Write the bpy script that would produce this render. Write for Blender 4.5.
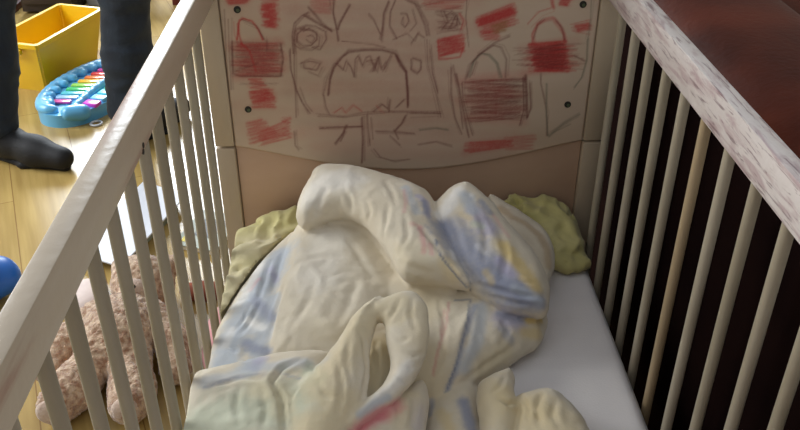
import bpy, bmesh, math, random
import numpy as np
from mathutils import Vector, Matrix, noise as mnoise
for o in list(bpy.data.objects): bpy.data.objects.remove(o)
SC = bpy.context.scene
COL = SC.collection
# ------------------------------------------------------------------ camera
cam = bpy.data.cameras.new('camera'); cam.sensor_width = 36; cam.lens = 850/800*36; cam.clip_start = .02; cam.clip_end = 60
camo = bpy.data.objects.new('camera', cam); COL.objects.link(camo)
camo.matrix_world = Matrix(((0.9993185, 0.0194604, -0.0313656, -0.0713), (-0.0369121, 0.5287407, -0.8479804, -1.42), (0.0000822, 0.8485603, 0.5290987, 1.26), (0, 0, 0, 1)))
SC.camera = camo
# ------------------------------------------------------------------ light
SC.view_settings.view_transform = 'Standard'; SC.view_settings.look = 'None'; SC.view_settings.gamma = 1; SC.view_settings.exposure = 0.0
SC.view_settings.use_curve_mapping = False
W = bpy.data.worlds.new('world'); SC.world = W; W.use_nodes = True
W.node_tree.nodes['Background'].inputs[0].default_value = (.86, .91, 1, 1); W.node_tree.nodes['Background'].inputs[1].default_value = 0.58
def area(name, loc, target, sx, sy, power, color):
    l = bpy.data.lights.new(name, 'AREA'); l.shape = 'RECTANGLE'; l.size = sx; l.size_y = sy; l.energy = power; l.color = color
    o = bpy.data.objects.new(name, l); COL.objects.link(o); o.location = loc
    o.rotation_euler = (Vector(target)-Vector(loc)).to_track_quat('-Z', 'Y').to_euler(); return o
area('window_daylight_back', (-1.55, 3.93, 1.75), (-1.3, 0, .9), 1.1, 1.3, 160, (.86, .93, 1))
area('window_daylight_left', (-2.85, .75, 1.7), (0, .1, .6), 1.6, 1.4, 90, (.93, .96, 1))
# ------------------------------------------------------------------ materials
def srgb(c):
    return tuple(((x/255)/12.92 if x/255 <= .04045 else ((x/255+.055)/1.055)**2.4) for x in c)
def mat(name, c, rough=.6, c2=None, scale=(8, 8, 8), detail=4, bump=0, bscale=60, metal=0, spec=.5, coords='Object', sheen=0, lo=.35, hi=.65, vcol=None, coat=0):
    m = bpy.data.materials.new(name); m.use_nodes = True; nt = m.node_tree; N = nt.nodes; L = nt.links
    b = N['Principled BSDF']; b.inputs['Roughness'].default_value = rough; b.inputs['Metallic'].default_value = metal
    b.inputs['Specular IOR Level'].default_value = spec
    if sheen: b.inputs['Sheen Weight'].default_value = sheen; b.inputs['Sheen Roughness'].default_value = .6
    if coat: b.inputs['Coat Weight'].default_value = coat; b.inputs['Coat Roughness'].default_value = .15
    tc = N.new('ShaderNodeTexCoord'); mp = N.new('ShaderNodeMapping'); mp.inputs['Scale'].default_value = scale
    L.new(tc.outputs[coords], mp.inputs[0])
    nz = N.new('ShaderNodeTexNoise'); nz.inputs['Scale'].default_value = 1; nz.inputs['Detail'].default_value = detail; L.new(mp.outputs[0], nz.inputs[0])
    r = N.new('ShaderNodeValToRGB'); r.color_ramp.elements[0].position = lo; r.color_ramp.elements[1].position = hi
    r.color_ramp.elements[0].color = (*srgb(c), 1); r.color_ramp.elements[1].color = (*srgb(c2 or c), 1)
    L.new(nz.outputs[0], r.inputs[0]); out = r.outputs[0]
    if vcol:
        a = N.new('ShaderNodeVertexColor'); a.layer_name = vcol
        mx = N.new('ShaderNodeMix'); mx.data_type = 'RGBA'; mx.blend_type = 'MULTIPLY'; mx.inputs[0].default_value = 1
        L.new(a.outputs[0], mx.inputs[6]); L.new(out, mx.inputs[7]); out = mx.outputs[2]
    L.new(out, b.inputs['Base Color'])
    if bump:
        n2 = N.new('ShaderNodeTexNoise'); n2.inputs['Scale'].default_value = bscale; n2.inputs['Detail'].default_value = 5; L.new(tc.outputs[coords], n2.inputs[0])
        bp = N.new('ShaderNodeBump'); bp.inputs['Strength'].default_value = bump; bp.inputs['Distance'].default_value = .004; L.new(n2.outputs[0], bp.inputs['Height']); L.new(bp.outputs[0], b.inputs['Normal'])
    return m
def node_streaks(m, c, scale, lo, hi, fac, coords='Object', pos=None, rad=None):
    """worn streaks mixed over a material's colour (wear and crayon rubs)"""
    nt = m.node_tree; N = nt.nodes; L = nt.links; b = N['Principled BSDF']
    src = b.inputs['Base Color'].links[0].from_socket
    tc = N.new('ShaderNodeTexCoord'); mp = N.new('ShaderNodeMapping'); mp.inputs['Scale'].default_value = scale; L.new(tc.outputs[coords], mp.inputs[0])
    nz = N.new('ShaderNodeTexNoise'); nz.inputs['Scale'].default_value = 1; nz.inputs['Detail'].default_value = 6; nz.inputs['Distortion'].default_value = .6; L.new(mp.outputs[0], nz.inputs[0])
    r = N.new('ShaderNodeValToRGB'); r.color_ramp.elements[0].position = lo; r.color_ramp.elements[1].position = hi
    r.color_ramp.elements[0].color = (0, 0, 0, 1); r.color_ramp.elements[1].color = (fac, fac, fac, 1); L.new(nz.outputs[0], r.inputs[0])
    mx = N.new('ShaderNodeMix'); mx.data_type = 'RGBA'; L.new(r.outputs[0], mx.inputs[0]); L.new(src, mx.inputs[6]); mx.inputs[7].default_value = (*srgb(c), 1)
    L.new(mx.outputs[2], b.inputs['Base Color'])
# ------------------------------------------------------------------ objects
def wloc(o):
    v = Vector((0, 0, 0))
    while o: v += o.location; o = o.parent
    return v
def mesh_obj(name, verts, faces, m, parent=None, smooth=True, base=None):
    V = np.asarray(verts, float)
    if parent is not None:
        off = np.array(wloc(parent)); V2 = V-off
    else:
        b = V.min(0); t = V.max(0); off = np.array(base if base is not None else ((b[0]+t[0])/2, (b[1]+t[1])/2, b[2])); V2 = V-off
    me = bpy.data.meshes.new(name); me.from_pydata(V2.tolist(), [], faces if isinstance(faces, list) else faces.tolist()); me.update()
    if smooth: me.polygons.foreach_set('use_smooth', [True]*len(me.polygons))
    o = bpy.data.objects.new(name, me); COL.objects.link(o)
    if m: me.materials.append(m)
    if parent is not None: o.parent = parent
    else: o.location = off
    return o
def bm_obj(name, bm, m, parent=None, smooth=True, autosmooth=True):
    bmesh.ops.recalc_face_normals(bm, faces=bm.faces)
    V = [tuple(v.co) for v in bm.verts]; F = [[v.index for v in f.verts] for f in bm.faces]; bm.free()
    o = mesh_obj(name, V, F, m, parent, smooth)
    if smooth and autosmooth:
        o.data.set_sharp_from_angle(angle=math.radians(40))
    return o
def tag(o, label, cat, group=None, kind=None):
    if label: o['label'] = label
    if cat: o['category'] = cat
    if group: o['group'] = group
    if kind: o['kind'] = kind
    return o
def struct(o): o['kind'] = 'structure'; return o
def empty(name, loc, label, cat, group=None):
    o = bpy.data.objects.new(name, None); COL.objects.link(o); o.location = loc; o.empty_display_size = .05
    return tag(o, label, cat, group)
def bx(bm, c, s, bev=.002, seg=2, rot=None, taper=1):
    nb = bmesh.new(); bmesh.ops.create_cube(nb, size=1)
    for v in nb.verts:
        k = taper if v.co.z < 0 else 1
        v.co = Vector((v.co.x*s[0]*k, v.co.y*s[1]*k, v.co.z*s[2]))
    if bev: bmesh.ops.bevel(nb, geom=list(nb.edges)+list(nb.verts), offset=bev, segments=seg, profile=.5, affect='EDGES')
    M = Matrix.Translation(c) @ (rot.to_4x4() if rot else Matrix())
    bmesh.ops.transform(nb, matrix=M, verts=nb.verts); me = bpy.data.meshes.new('t'); nb.to_mesh(me); nb.free(); bm.from_mesh(me); bpy.data.meshes.remove(me)
def cyl(bm, a, b, r, seg=20, r2=None, bev=0):
    a = Vector(a); b = Vector(b); d = b-a; nb = bmesh.new()
    bmesh.ops.create_cone(nb, cap_ends=True, segments=seg, radius1=r, radius2=r2 if r2 is not None else r, depth=d.length)
    if bev:
        ed = [e for e in nb.edges if abs(abs(e.verts[0].co.z)-d.length/2) < 1e-5 and abs(e.verts[0].co.z-e.verts[1].co.z) < 1e-5]
        bmesh.ops.bevel(nb, geom=ed, offset=bev, segments=2, affect='EDGES')
    M = Matrix.Translation((a+b)/2) @ d.to_track_quat('Z', 'Y').to_matrix().to_4x4()
    bmesh.ops.transform(nb, matrix=M, verts=nb.verts); me = bpy.data.meshes.new('t'); nb.to_mesh(me); nb.free(); bm.from_mesh(me); bpy.data.meshes.remove(me)
def box(name, c, s, m, parent=None, bev=.002, seg=2, rot=None, taper=1):
    bm = bmesh.new(); bx(bm, c, s, bev, seg, rot, taper); return bm_obj(name, bm, m, parent)
def prism(name, outline, z0, z1, m, parent=None, bev=0, plane='xy', seg=3):
    """closed outline extruded along the third axis"""
    bm = bmesh.new()
    f = (lambda p, z: (p[0], p[1], z)) if plane == 'xy' else ((lambda p, z: (p[0], z, p[1])) if plane == 'xz' else (lambda p, z: (z, p[0], p[1])))
    a = [bm.verts.new(f(p, z0)) for p in outline]; b = [bm.verts.new(f(p, z1)) for p in outline]
    f0 = bm.faces.new(a); f1 = bm.faces.new(b[::-1]); n = len(a)
    for i in range(n): bm.faces.new((a[i], b[i], b[(i+1) % n], a[(i+1) % n]))
    if bev:
        ed = list(set(list(f0.edges)+list(f1.edges))); bmesh.ops.bevel(bm, geom=ed, offset=bev, segments=seg, affect='EDGES')
    return bm_obj(name, bm, m, parent)
# ------------------------------------------------------------------ distance-field modelling for soft shapes
def vnoise(P, scale, seed=0):
    """vectorised gradient noise, about -1..1"""
    X = P*scale+seed*17.31; I = np.floor(X).astype(np.int64); F = X-I; U = F*F*F*(F*(F*6-15)+10); out = 0
    for dx in (0, 1):
        for dy in (0, 1):
            for dz in (0, 1):
                h = ((I[:, 0]+dx)*73856093) ^ ((I[:, 1]+dy)*19349663) ^ ((I[:, 2]+dz)*83492791) ^ (seed*2654435)
                h = (h ^ (h >> 13))*1274126177; h = h ^ (h >> 16)
                g = np.stack([((h >> s) & 255)/127.5-1 for s in (0, 8, 16)], 1)
                d = F-np.array([dx, dy, dz]); w = np.abs(1-dx-U[:, 0])*np.abs(1-dy-U[:, 1])*np.abs(1-dz-U[:, 2])
                out = out+w*(g*d).sum(1)
    return out*1.2
def d_cone(P, a, b):
    A = np.array(a[:3]); B = np.array(b[:3]); d = B-A; L2 = max(d@d, 1e-12); t = np.clip(((P-A)@d)/L2, 0, 1)
    return np.linalg.norm(P-A-t[:, None]*d, axis=1)-(a[3]+(b[3]-a[3])*t)
def d_tri(P, a, b, c):
    a, b, c = map(np.array, (a, b, c)); n = np.cross(b-a, c-a); best = None
    for p, q in ((a, b), (b, c), (c, a)):
        d = q-p; t = np.clip(((P-p)@d)/(d@d), 0, 1); e = ((P-p-t[:, None]*d)**2).sum(1); best = e if best is None else np.minimum(best, e)
    inside = ((P-a)@np.cross(n, b-a) >= 0) & ((P-b)@np.cross(n, c-b) >= 0) & ((P-c)@np.cross(n, a-c) >= 0)
    pl = ((P-a)@n)**2/(n@n); return np.sqrt(np.where(inside, pl, best))
def smin(a, b, k):
    h = np.clip(.5+.5*(b-a)/k, 0, 1); return b+(a-b)*h-k*h*(1-h)
def panel_fn(A, R, T, B):
    """a puffy cloth panel: smooth closed outline through 3-D points, rim R wide, half-thickness T, centre fuller by B"""
    n = len(A)
    c = A.mean(0); U = np.linalg.svd(A-c)[2]; nz = U[2]*(1 if U[2][2] > 0 else -1); u = U[0]; v = np.cross(nz, u)
    L = np.stack([(A-c)@u, (A-c)@v], 1); H = (A-c)@nz; Q = L.copy()
    for _ in range(2):
        N1 = np.roll(Q, -1, 0); Q = np.stack([Q*.78+N1*.22, Q*.22+N1*.78], 1).reshape(-1, 2)
    def fn(P):
        X = P-c; a = np.stack([X@u, X@v], 1); h = X@nz; best = np.full(len(P), 1e9); ins = np.zeros(len(P), bool)
        for p, q in zip(Q, np.roll(Q, -1, 0)):
            d = q-p; t = np.clip(((a-p)@d)/(d@d+1e-12), 0, 1); best = np.minimum(best, ((a-p-t[:, None]*d)**2).sum(1))
            cr = ((p[1] > a[:, 1]) != (q[1] > a[:, 1])); ins ^= cr & (a[:, 0] < (q[0]-p[0])*(a[:, 1]-p[1])/(q[1]-p[1]+1e-12)+p[0])
        e = np.sqrt(best)*np.where(ins, -1, 1); w = 1/(((a[:, None, :]-L[None])**2).sum(2)+.0012); h0 = (w*H).sum(1)/w.sum(1)
        TT = T+B*(1-np.exp(np.minimum(e, 0)/.045)); k = np.sqrt((np.maximum(e+R, 0)/R)**2+((h-h0)/TT)**2); return (k-1)*np.minimum(T, R)
    return fn, T+B+.01
class Field:
    def __init__(s, lo, hi, step):
        s.lo = np.array(lo, float); s.n = np.ceil((np.array(hi)-s.lo)/step).astype(int)+1; s.h = step
    def blank(s, v=.08): return np.full(s.n, v)
    def points(s): 
        g = np.indices(s.n).reshape(3, -1).T; return s.lo+g*s.h
    def add(s, f, fn, lo, hi, k, pad=.05):
        i0 = np.clip(np.floor((np.array(lo)-pad-s.lo)/s.h).astype(int), 0, s.n); i1 = np.clip(np.ceil((np.array(hi)+pad-s.lo)/s.h).astype(int)+1, 0, s.n)
        if (i1 <= i0).any(): return
        sh = i1-i0; g = np.indices(sh).reshape(3, -1).T+i0; d = fn(s.lo+g*s.h).reshape(sh); sl = tuple(slice(i0[j], i1[j]) for j in range(3))
        f[sl] = smin(f[sl], np.minimum(d, .08), k)
    def lobe(s, prims, k):
        f = s.blank()
        for p in prims:
            if p[0] == 'c':
                pts = p[1]
                if len(pts) == 1: pts = [pts[0], pts[0]]
                for a, b in zip(pts, pts[1:]):
                    A = np.array([a[:3], b[:3]]); r = max(a[3], b[3]); s.add(f, lambda P, a=a, b=b: d_cone(P, a, b), A.min(0)-r, A.max(0)+r, k)
            elif p[0] == 'e':   # ellipsoid centre, radii, optional z-rotation
                c = np.array(p[1]); r = np.array(p[2]); an = p[3] if len(p) > 3 else 0; ca, sa = math.cos(an), math.sin(an)
                def fe(P, c=c, r=r, ca=ca, sa=sa):
                    Q = P-c; Q = np.stack([Q[:, 0]*ca+Q[:, 1]*sa, -Q[:, 0]*sa+Q[:, 1]*ca, Q[:, 2]], 1)
                    k0 = np.linalg.norm(Q/r, axis=1); k1 = np.linalg.norm(Q/r**2, axis=1)+1e-9; return k0*(k0-1)/k1
                R = r.max(); s.add(f, fe, c-R, c+R, k)
            elif p[0] == 'p':
                A = np.array(p[1]); fn, ex = panel_fn(A, *p[2:]); s.add(f, fn, A.min(0)-ex, A.max(0)+ex, k, .02)
            else:
                V, T, r = p[1], p[2], p[3]
                for t in T:
                    A = np.array([V[i] for i in t]); s.add(f, lambda P, A=A: d_tri(P, *A)-r, A.min(0)-r, A.max(0)+r, k)
        return f
    def extract(s, f):
        """surface nets"""
        neg = f < 0; nx, ny, nz = s.n; c = np.zeros((nx-1, ny-1, nz-1), int)
        sl = lambda d, n: slice(d, n-1+d)
        for dx in (0, 1):
            for dy in (0, 1):
                for dz in (0, 1): c += neg[sl(dx, nx), sl(dy, ny), sl(dz, nz)]
        act = (c > 0) & (c < 8); idx = np.full(act.shape, -1); idx[act] = np.arange(act.sum()); cell = np.argwhere(act)
        acc = np.zeros((len(cell), 3)); cnt = np.zeros(len(cell))
        co = [(a, b, d) for a in (0, 1) for b in (0, 1) for d in (0, 1)]
        for p in co:
            for ax in range(3):
                if p[ax] == 0:
                    q = list(p); q[ax] = 1; fa = f[tuple((cell+p).T)]; fb = f[tuple((cell+q).T)]; m = (fa < 0) != (fb < 0)
                    t = np.where(m, fa/np.where(m, fa-fb, 1), 0); pt = cell+np.array(p)+t[:, None]*(np.array(q)-np.array(p)); acc[m] += pt[m]; cnt[m] += 1
        V = s.lo+acc/cnt[:, None]*s.h; F = []
        for ax in range(3):
            u, v = (ax+1) % 3, (ax+2) % 3
            a = [slice(None)]*3; b = [slice(None)]*3; a[ax] = slice(0, -1); b[ax] = slice(1, None)
            na, nb = neg[tuple(a)], neg[tuple(b)]
            for m, flip in ((na & ~nb, False), (~na & nb, True)):
                e = np.argwhere(m); e = e[(e[:, u] > 0) & (e[:, v] > 0) & (e[:, u] < s.n[u]-1) & (e[:, v] < s.n[v]-1)]
                q = []
                for du, dv in ((0, 0), (-1, 0), (-1, -1), (0, -1)):
                    k = e.copy(); k[:, u] += du; k[:, v] += dv; q.append(idx[tuple(k.T)])
                q = np.stack(q, 1); F.append(q[:, ::-1] if flip else q)
        return V, np.concatenate(F)
def vnormals(V, F):
    a, b, c, d = (V[F[:, i]] for i in range(4)); n = np.cross(c-a, d-b); N = np.zeros_like(V)
    for i in range(4): np.add.at(N, F[:, i], n)
    return N/(np.linalg.norm(N, axis=1)[:, None]+1e-12)
def relax(V, F, it=2, w=.5):
    for _ in range(it):
        S = np.zeros_like(V); C = np.zeros(len(V))
        for i in range(4):
            j = (i+1) % 4; np.add.at(S, F[:, i], V[F[:, j]]); np.add.at(S, F[:, j], V[F[:, i]]); np.add.at(C, F[:, i], 1); np.add.at(C, F[:, j], 1)
        V = V+(S/C[:, None]-V)*w
    return V
def soft(name, lo, hi, step, lobes, m, parent=None, kk=.01, post=None, it=1, base=None):
    fl = Field(lo, hi, step); f = fl.blank()
    for k, prims in lobes: f = smin(f, fl.lobe(prims, k), kk)
    V, F = fl.extract(f); V = relax(V, F, it)
    if post: V = post(V, F)
    return mesh_obj(name, V, F, m, parent, base=base)
def poly_dist(P, pts):
    best = np.full(len(P), 9.); par = np.zeros(len(P)); n = len(pts)-1
    for i, (a, b) in enumerate(zip(pts, pts[1:])):
        A = np.array(a); d = np.array(b)-A; t = np.clip(((P-A)@d)/max(d@d, 1e-9), 0, 1); e = np.linalg.norm(P-A-t[:, None]*d, axis=1)
        m = e < best; best = np.where(m, e, best); par = np.where(m, (i+t)/n, par)
    return best, par
def set_vcol(o, C, name='paint'):
    a = o.data.color_attributes.new(name, 'FLOAT_COLOR', 'POINT'); a.data.foreach_set('color', np.concatenate([C, np.ones((len(C), 1))], 1).astype(np.float32).ravel())
DUVET = [(0.03, 1, [('c', [(-0.1488, -0.25, 0.36, 0.06), (0.0047, -0.2833, 0.36, 0.06), (0.1097, -0.2595, 0.36, 0.05), (-0.0351, -0.4424, 0.35, 0.06), (-0.1922, -0.3908, 0.35, 0.05)])]), (0.01, 1, [('p', [(-0.0179, -0.214, 0.39), (0.0606, -0.2169, 0.39), (0.1439, -0.2512, 0.385), (0.2144, -0.2965, 0.375), (0.2129, -0.3431, 0.37), (0.1986, -0.3792, 0.365), (0.173, -0.399, 0.36), (0.141, -0.4213, 0.36), (0.1114, -0.443, 0.36), (0.0698, -0.4701, 0.36), (0.038, -0.4893, 0.355), (0.0067, -0.5089, 0.355), (-0.0068, -0.4865, 0.36), (-0.0013, -0.3846, 0.38), (-0.0126, -0.2874, 0.385)], 0.035, 0.022, 0.022)]), (0.01, 1, [('p', [(0.0008, -0.4859, 0.353), (0.085, -0.4491, 0.348), (0.086, -0.544, 0.343), (0.0711, -0.6219, 0.338), (-0.0141, -0.6187, 0.338)], 0.03, 0.02, 0.01)]), (0.01, 1, [('p', [(-0.2117, -0.0911, 0.398), (-0.2427, -0.1282, 0.388), (-0.2713, -0.1756, 0.38), (-0.2961, -0.2293, 0.37), (-0.3183, -0.2873, 0.364), (-0.3311, -0.3415, 0.358), (-0.3394, -0.3852, 0.354), (-0.339, -0.4401, 0.35), (-0.2768, -0.4681, 0.358), (-0.2163, -0.4659, 0.368), (-0.22, -0.3742, 0.378), (-0.205, -0.2566, 0.388), (-0.1961, -0.1668, 0.398)], 0.022, 0.018, 0.01)]), (0.01, 1, [('p', [(-0.2099, -0.1002, 0.417), (-0.1628, -0.0322, 0.422), (-0.102, -0.027, 0.422), (-0.0504, -0.1128, 0.417), (-0.0094, -0.2171, 0.392), (-0.0158, -0.2834, 0.382), (-0.077, -0.3766, 0.392), (-0.1266, -0.4338, 0.382), (-0.1877, -0.4463, 0.367), (-0.2465, -0.4422, 0.357), (-0.251, -0.389, 0.367), (-0.2445, -0.3281, 0.382), (-0.2351, -0.2534, 0.397), (-0.2273, -0.1694, 0.407)], 0.03, 0.022, 0.022)]), (0.01, 1, [('p', [(-0.3589, -0.5678, 0.381), (-0.3604, -0.5267, 0.386), (-0.3514, -0.502, 0.391), (-0.3381, -0.4849, 0.394), (-0.3164, -0.473, 0.396), (-0.2773, -0.4649, 0.401), (-0.2134, -0.4486, 0.406), (-0.1461, -0.4479, 0.411), (-0.1172, -0.4732, 0.411), (-0.1378, -0.5235, 0.406), (-0.1603, -0.5907, 0.401), (-0.1579, -0.7031, 0.386), (-0.3396, -0.68, 0.366)], 0.034, 0.03, 0.018)]), (0.01, 1, [('p', [(-0.111, -0.3763, 0.417), (-0.044, -0.3343, 0.422), (-0.0343, -0.4211, 0.412), (-0.0491, -0.5083, 0.402), (-0.0743, -0.5511, 0.392), (-0.1161, -0.5925, 0.382), (-0.107, -0.4957, 0.402)], 0.02, 0.014, 0.004)]), (0.01, 1, [('p', [(-0.1985, -0.5589, 0.412), (-0.1934, -0.5441, 0.422), (-0.1718, -0.5236, 0.432), (-0.1524, -0.5064, 0.442), (-0.1343, -0.4822, 0.452), (-0.1159, -0.4525, 0.462), (-0.1028, -0.4291, 0.467), (-0.0819, -0.4085, 0.469), (-0.0575, -0.3911, 0.47), (-0.0581, -0.4165, 0.467), (-0.0734, -0.4449, 0.462), (-0.0797, -0.4777, 0.452), (-0.0858, -0.5349, 0.447), (-0.0942, -0.5768, 0.437), (-0.1144, -0.609, 0.422), (-0.1273, -0.6376, 0.412), (-0.1263, -0.7015, 0.392), (-0.191, -0.695, 0.387), (-0.1994, -0.6082, 0.402)], 0.026, 0.018, 0.02)]), (0.006, 1, [('p', [(-0.0909, -0.4251, 0.471), (-0.0638, -0.4062, 0.478), (-0.0301, -0.3891, 0.481), (-0.0059, -0.3909, 0.476), (0.0077, -0.4168, 0.471), (0.0074, -0.4694, 0.461), (-0.0021, -0.5073, 0.451), (-0.021, -0.5462, 0.446), (-0.0465, -0.566, 0.436), (-0.0742, -0.5833, 0.426), (-0.1079, -0.6142, 0.416), (-0.1162, -0.5958, 0.416), (-0.0862, -0.5747, 0.431), (-0.0613, -0.5558, 0.436), (-0.0465, -0.521, 0.446), (-0.0553, -0.4832, 0.456), (-0.0587, -0.4419, 0.461), (-0.0733, -0.4361, 0.468)], 0.014, 0.013, 0.006)]), (0.008, 1, [('p', [(-0.0553, -0.4141, 0.442), (-0.0364, -0.3934, 0.452), (-0.0064, -0.4043, 0.452), (0.0033, -0.4466, 0.442), (-0.0111, -0.4941, 0.432), (-0.0323, -0.52, 0.422), (-0.0474, -0.5041, 0.427), (-0.0535, -0.4612, 0.437)], 0.018, 0.018, 0.012)]), (0.01, 1, [('p', [(-0.1274, -0.6174, 0.39), (-0.0993, -0.5734, 0.4), (-0.0601, -0.5504, 0.41), (-0.0298, -0.5298, 0.412), (-0.0054, -0.5027, 0.405), (0.0026, -0.5373, 0.395), (-0.0036, -0.5717, 0.385), (-0.0123, -0.6715, 0.37), (-0.1217, -0.6675, 0.37)], 0.016, 0.014, 0.01)]), (0.01, 1, [('p', [(0.142, -0.0195, 0.43), (0.1734, -0.0458, 0.425), (0.2015, -0.0668, 0.415), (0.2248, -0.088, 0.41), (0.2454, -0.1144, 0.4), (0.2539, -0.1526, 0.39), (0.2469, -0.2038, 0.38), (0.2237, -0.2551, 0.375), (0.1846, -0.2054, 0.4), (0.1545, -0.1317, 0.42)], 0.016, 0.014, 0.006)]), (0.01, 1, [('p', [(0.0212, -0.1817, 0.472), (0.0308, -0.1635, 0.487), (0.0493, -0.1451, 0.502), (0.066, -0.1316, 0.512), (0.0824, -0.1233, 0.517), (0.0983, -0.1258, 0.512), (0.1187, -0.1392, 0.497), (0.1421, -0.1561, 0.482), (0.1591, -0.19, 0.47), (0.1775, -0.2118, 0.457), (0.194, -0.2329, 0.444), (0.2085, -0.2635, 0.432), (0.2149, -0.3063, 0.422), (0.2119, -0.3425, 0.417), (0.2, -0.3741, 0.412), (0.1725, -0.3743, 0.417), (0.1444, -0.3695, 0.422), (0.1119, -0.3491, 0.427), (0.0789, -0.3255, 0.432), (0.056, -0.2889, 0.442), (0.0392, -0.2462, 0.457)], 0.03, 0.022, 0.02)]), (0.01, 1, [('p', [(-0.2036, -0.146, 0.442), (-0.2064, -0.1161, 0.457), (-0.1979, -0.0925, 0.472), (-0.1857, -0.0682, 0.487), (-0.1785, -0.0504, 0.502), (-0.1562, -0.0466, 0.512), (-0.1156, -0.0573, 0.517), (-0.0776, -0.0684, 0.512), (-0.0365, -0.0905, 0.507), (0.0036, -0.1156, 0.502), (0.034, -0.1415, 0.492), (0.0415, -0.2093, 0.477), (0.0616, -0.2762, 0.457), (0.0864, -0.3417, 0.442), (0.062, -0.3302, 0.442), (0.0301, -0.325, 0.447), (-0.0019, -0.3226, 0.452), (-0.0274, -0.3203, 0.457), (-0.0422, -0.281, 0.467), (-0.0594, -0.2454, 0.477), (-0.0856, -0.1982, 0.487), (-0.1165, -0.1695, 0.492), (-0.1496, -0.1635, 0.487), (-0.1745, -0.1647, 0.472), (-0.1888, -0.173, 0.457)], 0.024, 0.024, 0.016)]), (0.01, 1, [('p', [(0.074, -0.5011, 0.391), (0.0895, -0.4923, 0.396), (0.1084, -0.4823, 0.398), (0.1292, -0.4722, 0.398), (0.1358, -0.4897, 0.394), (0.1279, -0.5165, 0.386), (0.1335, -0.5477, 0.381), (0.1189, -0.5807, 0.376), (0.1068, -0.6476, 0.366), (0.0668, -0.6461, 0.366), (0.0752, -0.5715, 0.376), (0.0719, -0.5347, 0.386)], 0.018, 0.018, 0.01)]), (0.01, 1, [('p', [(0.1253, -0.5173, 0.379), (0.1463, -0.513, 0.382), (0.1707, -0.5077, 0.382), (0.192, -0.5136, 0.379), (0.2082, -0.5375, 0.374), (0.2232, -0.5702, 0.369), (0.2342, -0.6334, 0.364), (0.2199, -0.695, 0.359), (0.0957, -0.6904, 0.359), (0.1176, -0.5739, 0.369)], 0.022, 0.02, 0.012)])]
GREEN = [(0.01, 1, [('p', [(0.1719, 0.0154, 0.395), (0.2097, 0.0172, 0.4), (0.2676, 0.0074, 0.4), (0.2998, -0.0152, 0.39), (0.3161, -0.0576, 0.375), (0.3172, -0.1037, 0.362), (0.3286, -0.1423, 0.352), (0.3174, -0.1621, 0.346), (0.2687, -0.1628, 0.35), (0.2148, -0.1495, 0.36), (0.1761, -0.0881, 0.38)], 0.018, 0.018, 0.006)]), (0.01, 1, [('p', [(-0.3437, -0.0972, 0.365), (-0.3391, -0.0712, 0.37), (-0.3099, -0.0592, 0.375), (-0.2813, -0.0334, 0.385), (-0.2416, -0.0182, 0.395), (-0.2029, -0.0167, 0.4), (-0.1728, -0.0559, 0.39), (-0.2083, -0.0985, 0.385), (-0.2443, -0.1163, 0.38), (-0.2898, -0.1257, 0.372)], 0.014, 0.014, 0.006)]), (0.01, 1, [('p', [(-0.3612, -0.1667, 0.365), (-0.3515, -0.1429, 0.37), (-0.3177, -0.1193, 0.375), (-0.2781, -0.1085, 0.38), (-0.2343, -0.0976, 0.385), (-0.2495, -0.1609, 0.38), (-0.2835, -0.2324, 0.372), (-0.3044, -0.2903, 0.366), (-0.3175, -0.3444, 0.36), (-0.3364, -0.3947, 0.354), (-0.3459, -0.3536, 0.354), (-0.3477, -0.2838, 0.36)], 0.014, 0.014, 0.006)]), (0.006, 1, [('c', [(0.1835, -0.0243, 0.405, 0.008), (0.2244, -0.0479, 0.405, 0.01), (0.2541, -0.0822, 0.39, 0.009), (0.2614, -0.1083, 0.38, 0.007)])]), (0.006, 1, [('c', [(0.2177, -0.0155, 0.408, 0.008), (0.2703, -0.03, 0.402, 0.01), (0.294, -0.0735, 0.388, 0.01), (0.3009, -0.1022, 0.375, 0.007)])]), (0.006, 1, [('c', [(0.2793, -0.1172, 0.372, 0.008), (0.3033, -0.1225, 0.366, 0.009), (0.3194, -0.1477, 0.356, 0.007)])]), (0.006, 1, [('c', [(0.2361, -0.1266, 0.375, 0.008), (0.2644, -0.1392, 0.365, 0.01), (0.284, -0.1577, 0.355, 0.008)])]), (0.006, 1, [('c', [(0.1915, -0.0666, 0.395, 0.007), (0.2232, -0.0872, 0.385, 0.009), (0.2372, -0.12, 0.375, 0.007)])]), (0.006, 1, [('c', [(-0.3317, -0.0936, 0.378, 0.007), (-0.2847, -0.0731, 0.388, 0.01), (-0.2262, -0.0413, 0.4, 0.009)])]), (0.006, 1, [('c', [(-0.3341, -0.1078, 0.372, 0.007), (-0.286, -0.1012, 0.382, 0.009), (-0.2378, -0.0946, 0.392, 0.008)])]), (0.006, 1, [('c', [(-0.2679, -0.1305, 0.388, 0.008), (-0.2829, -0.1994, 0.38, 0.01), (-0.2974, -0.2601, 0.372, 0.009), (-0.3124, -0.3304, 0.365, 0.007)])]), (0.006, 1, [('c', [(-0.3061, -0.1471, 0.385, 0.008), (-0.3237, -0.21, 0.378, 0.01), (-0.3291, -0.2891, 0.37, 0.009), (-0.3338, -0.3634, 0.362, 0.007)])]), (0.006, 1, [('c', [(-0.3377, -0.1579, 0.378, 0.007), (-0.3472, -0.2216, 0.37, 0.008), (-0.3442, -0.2945, 0.362, 0.007)])]), (0.006, 1, [('c', [(-0.2339, -0.1196, 0.393, 0.007), (-0.2474, -0.1585, 0.387, 0.008), (-0.2598, -0.1852, 0.38, 0.006)])])]
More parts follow.
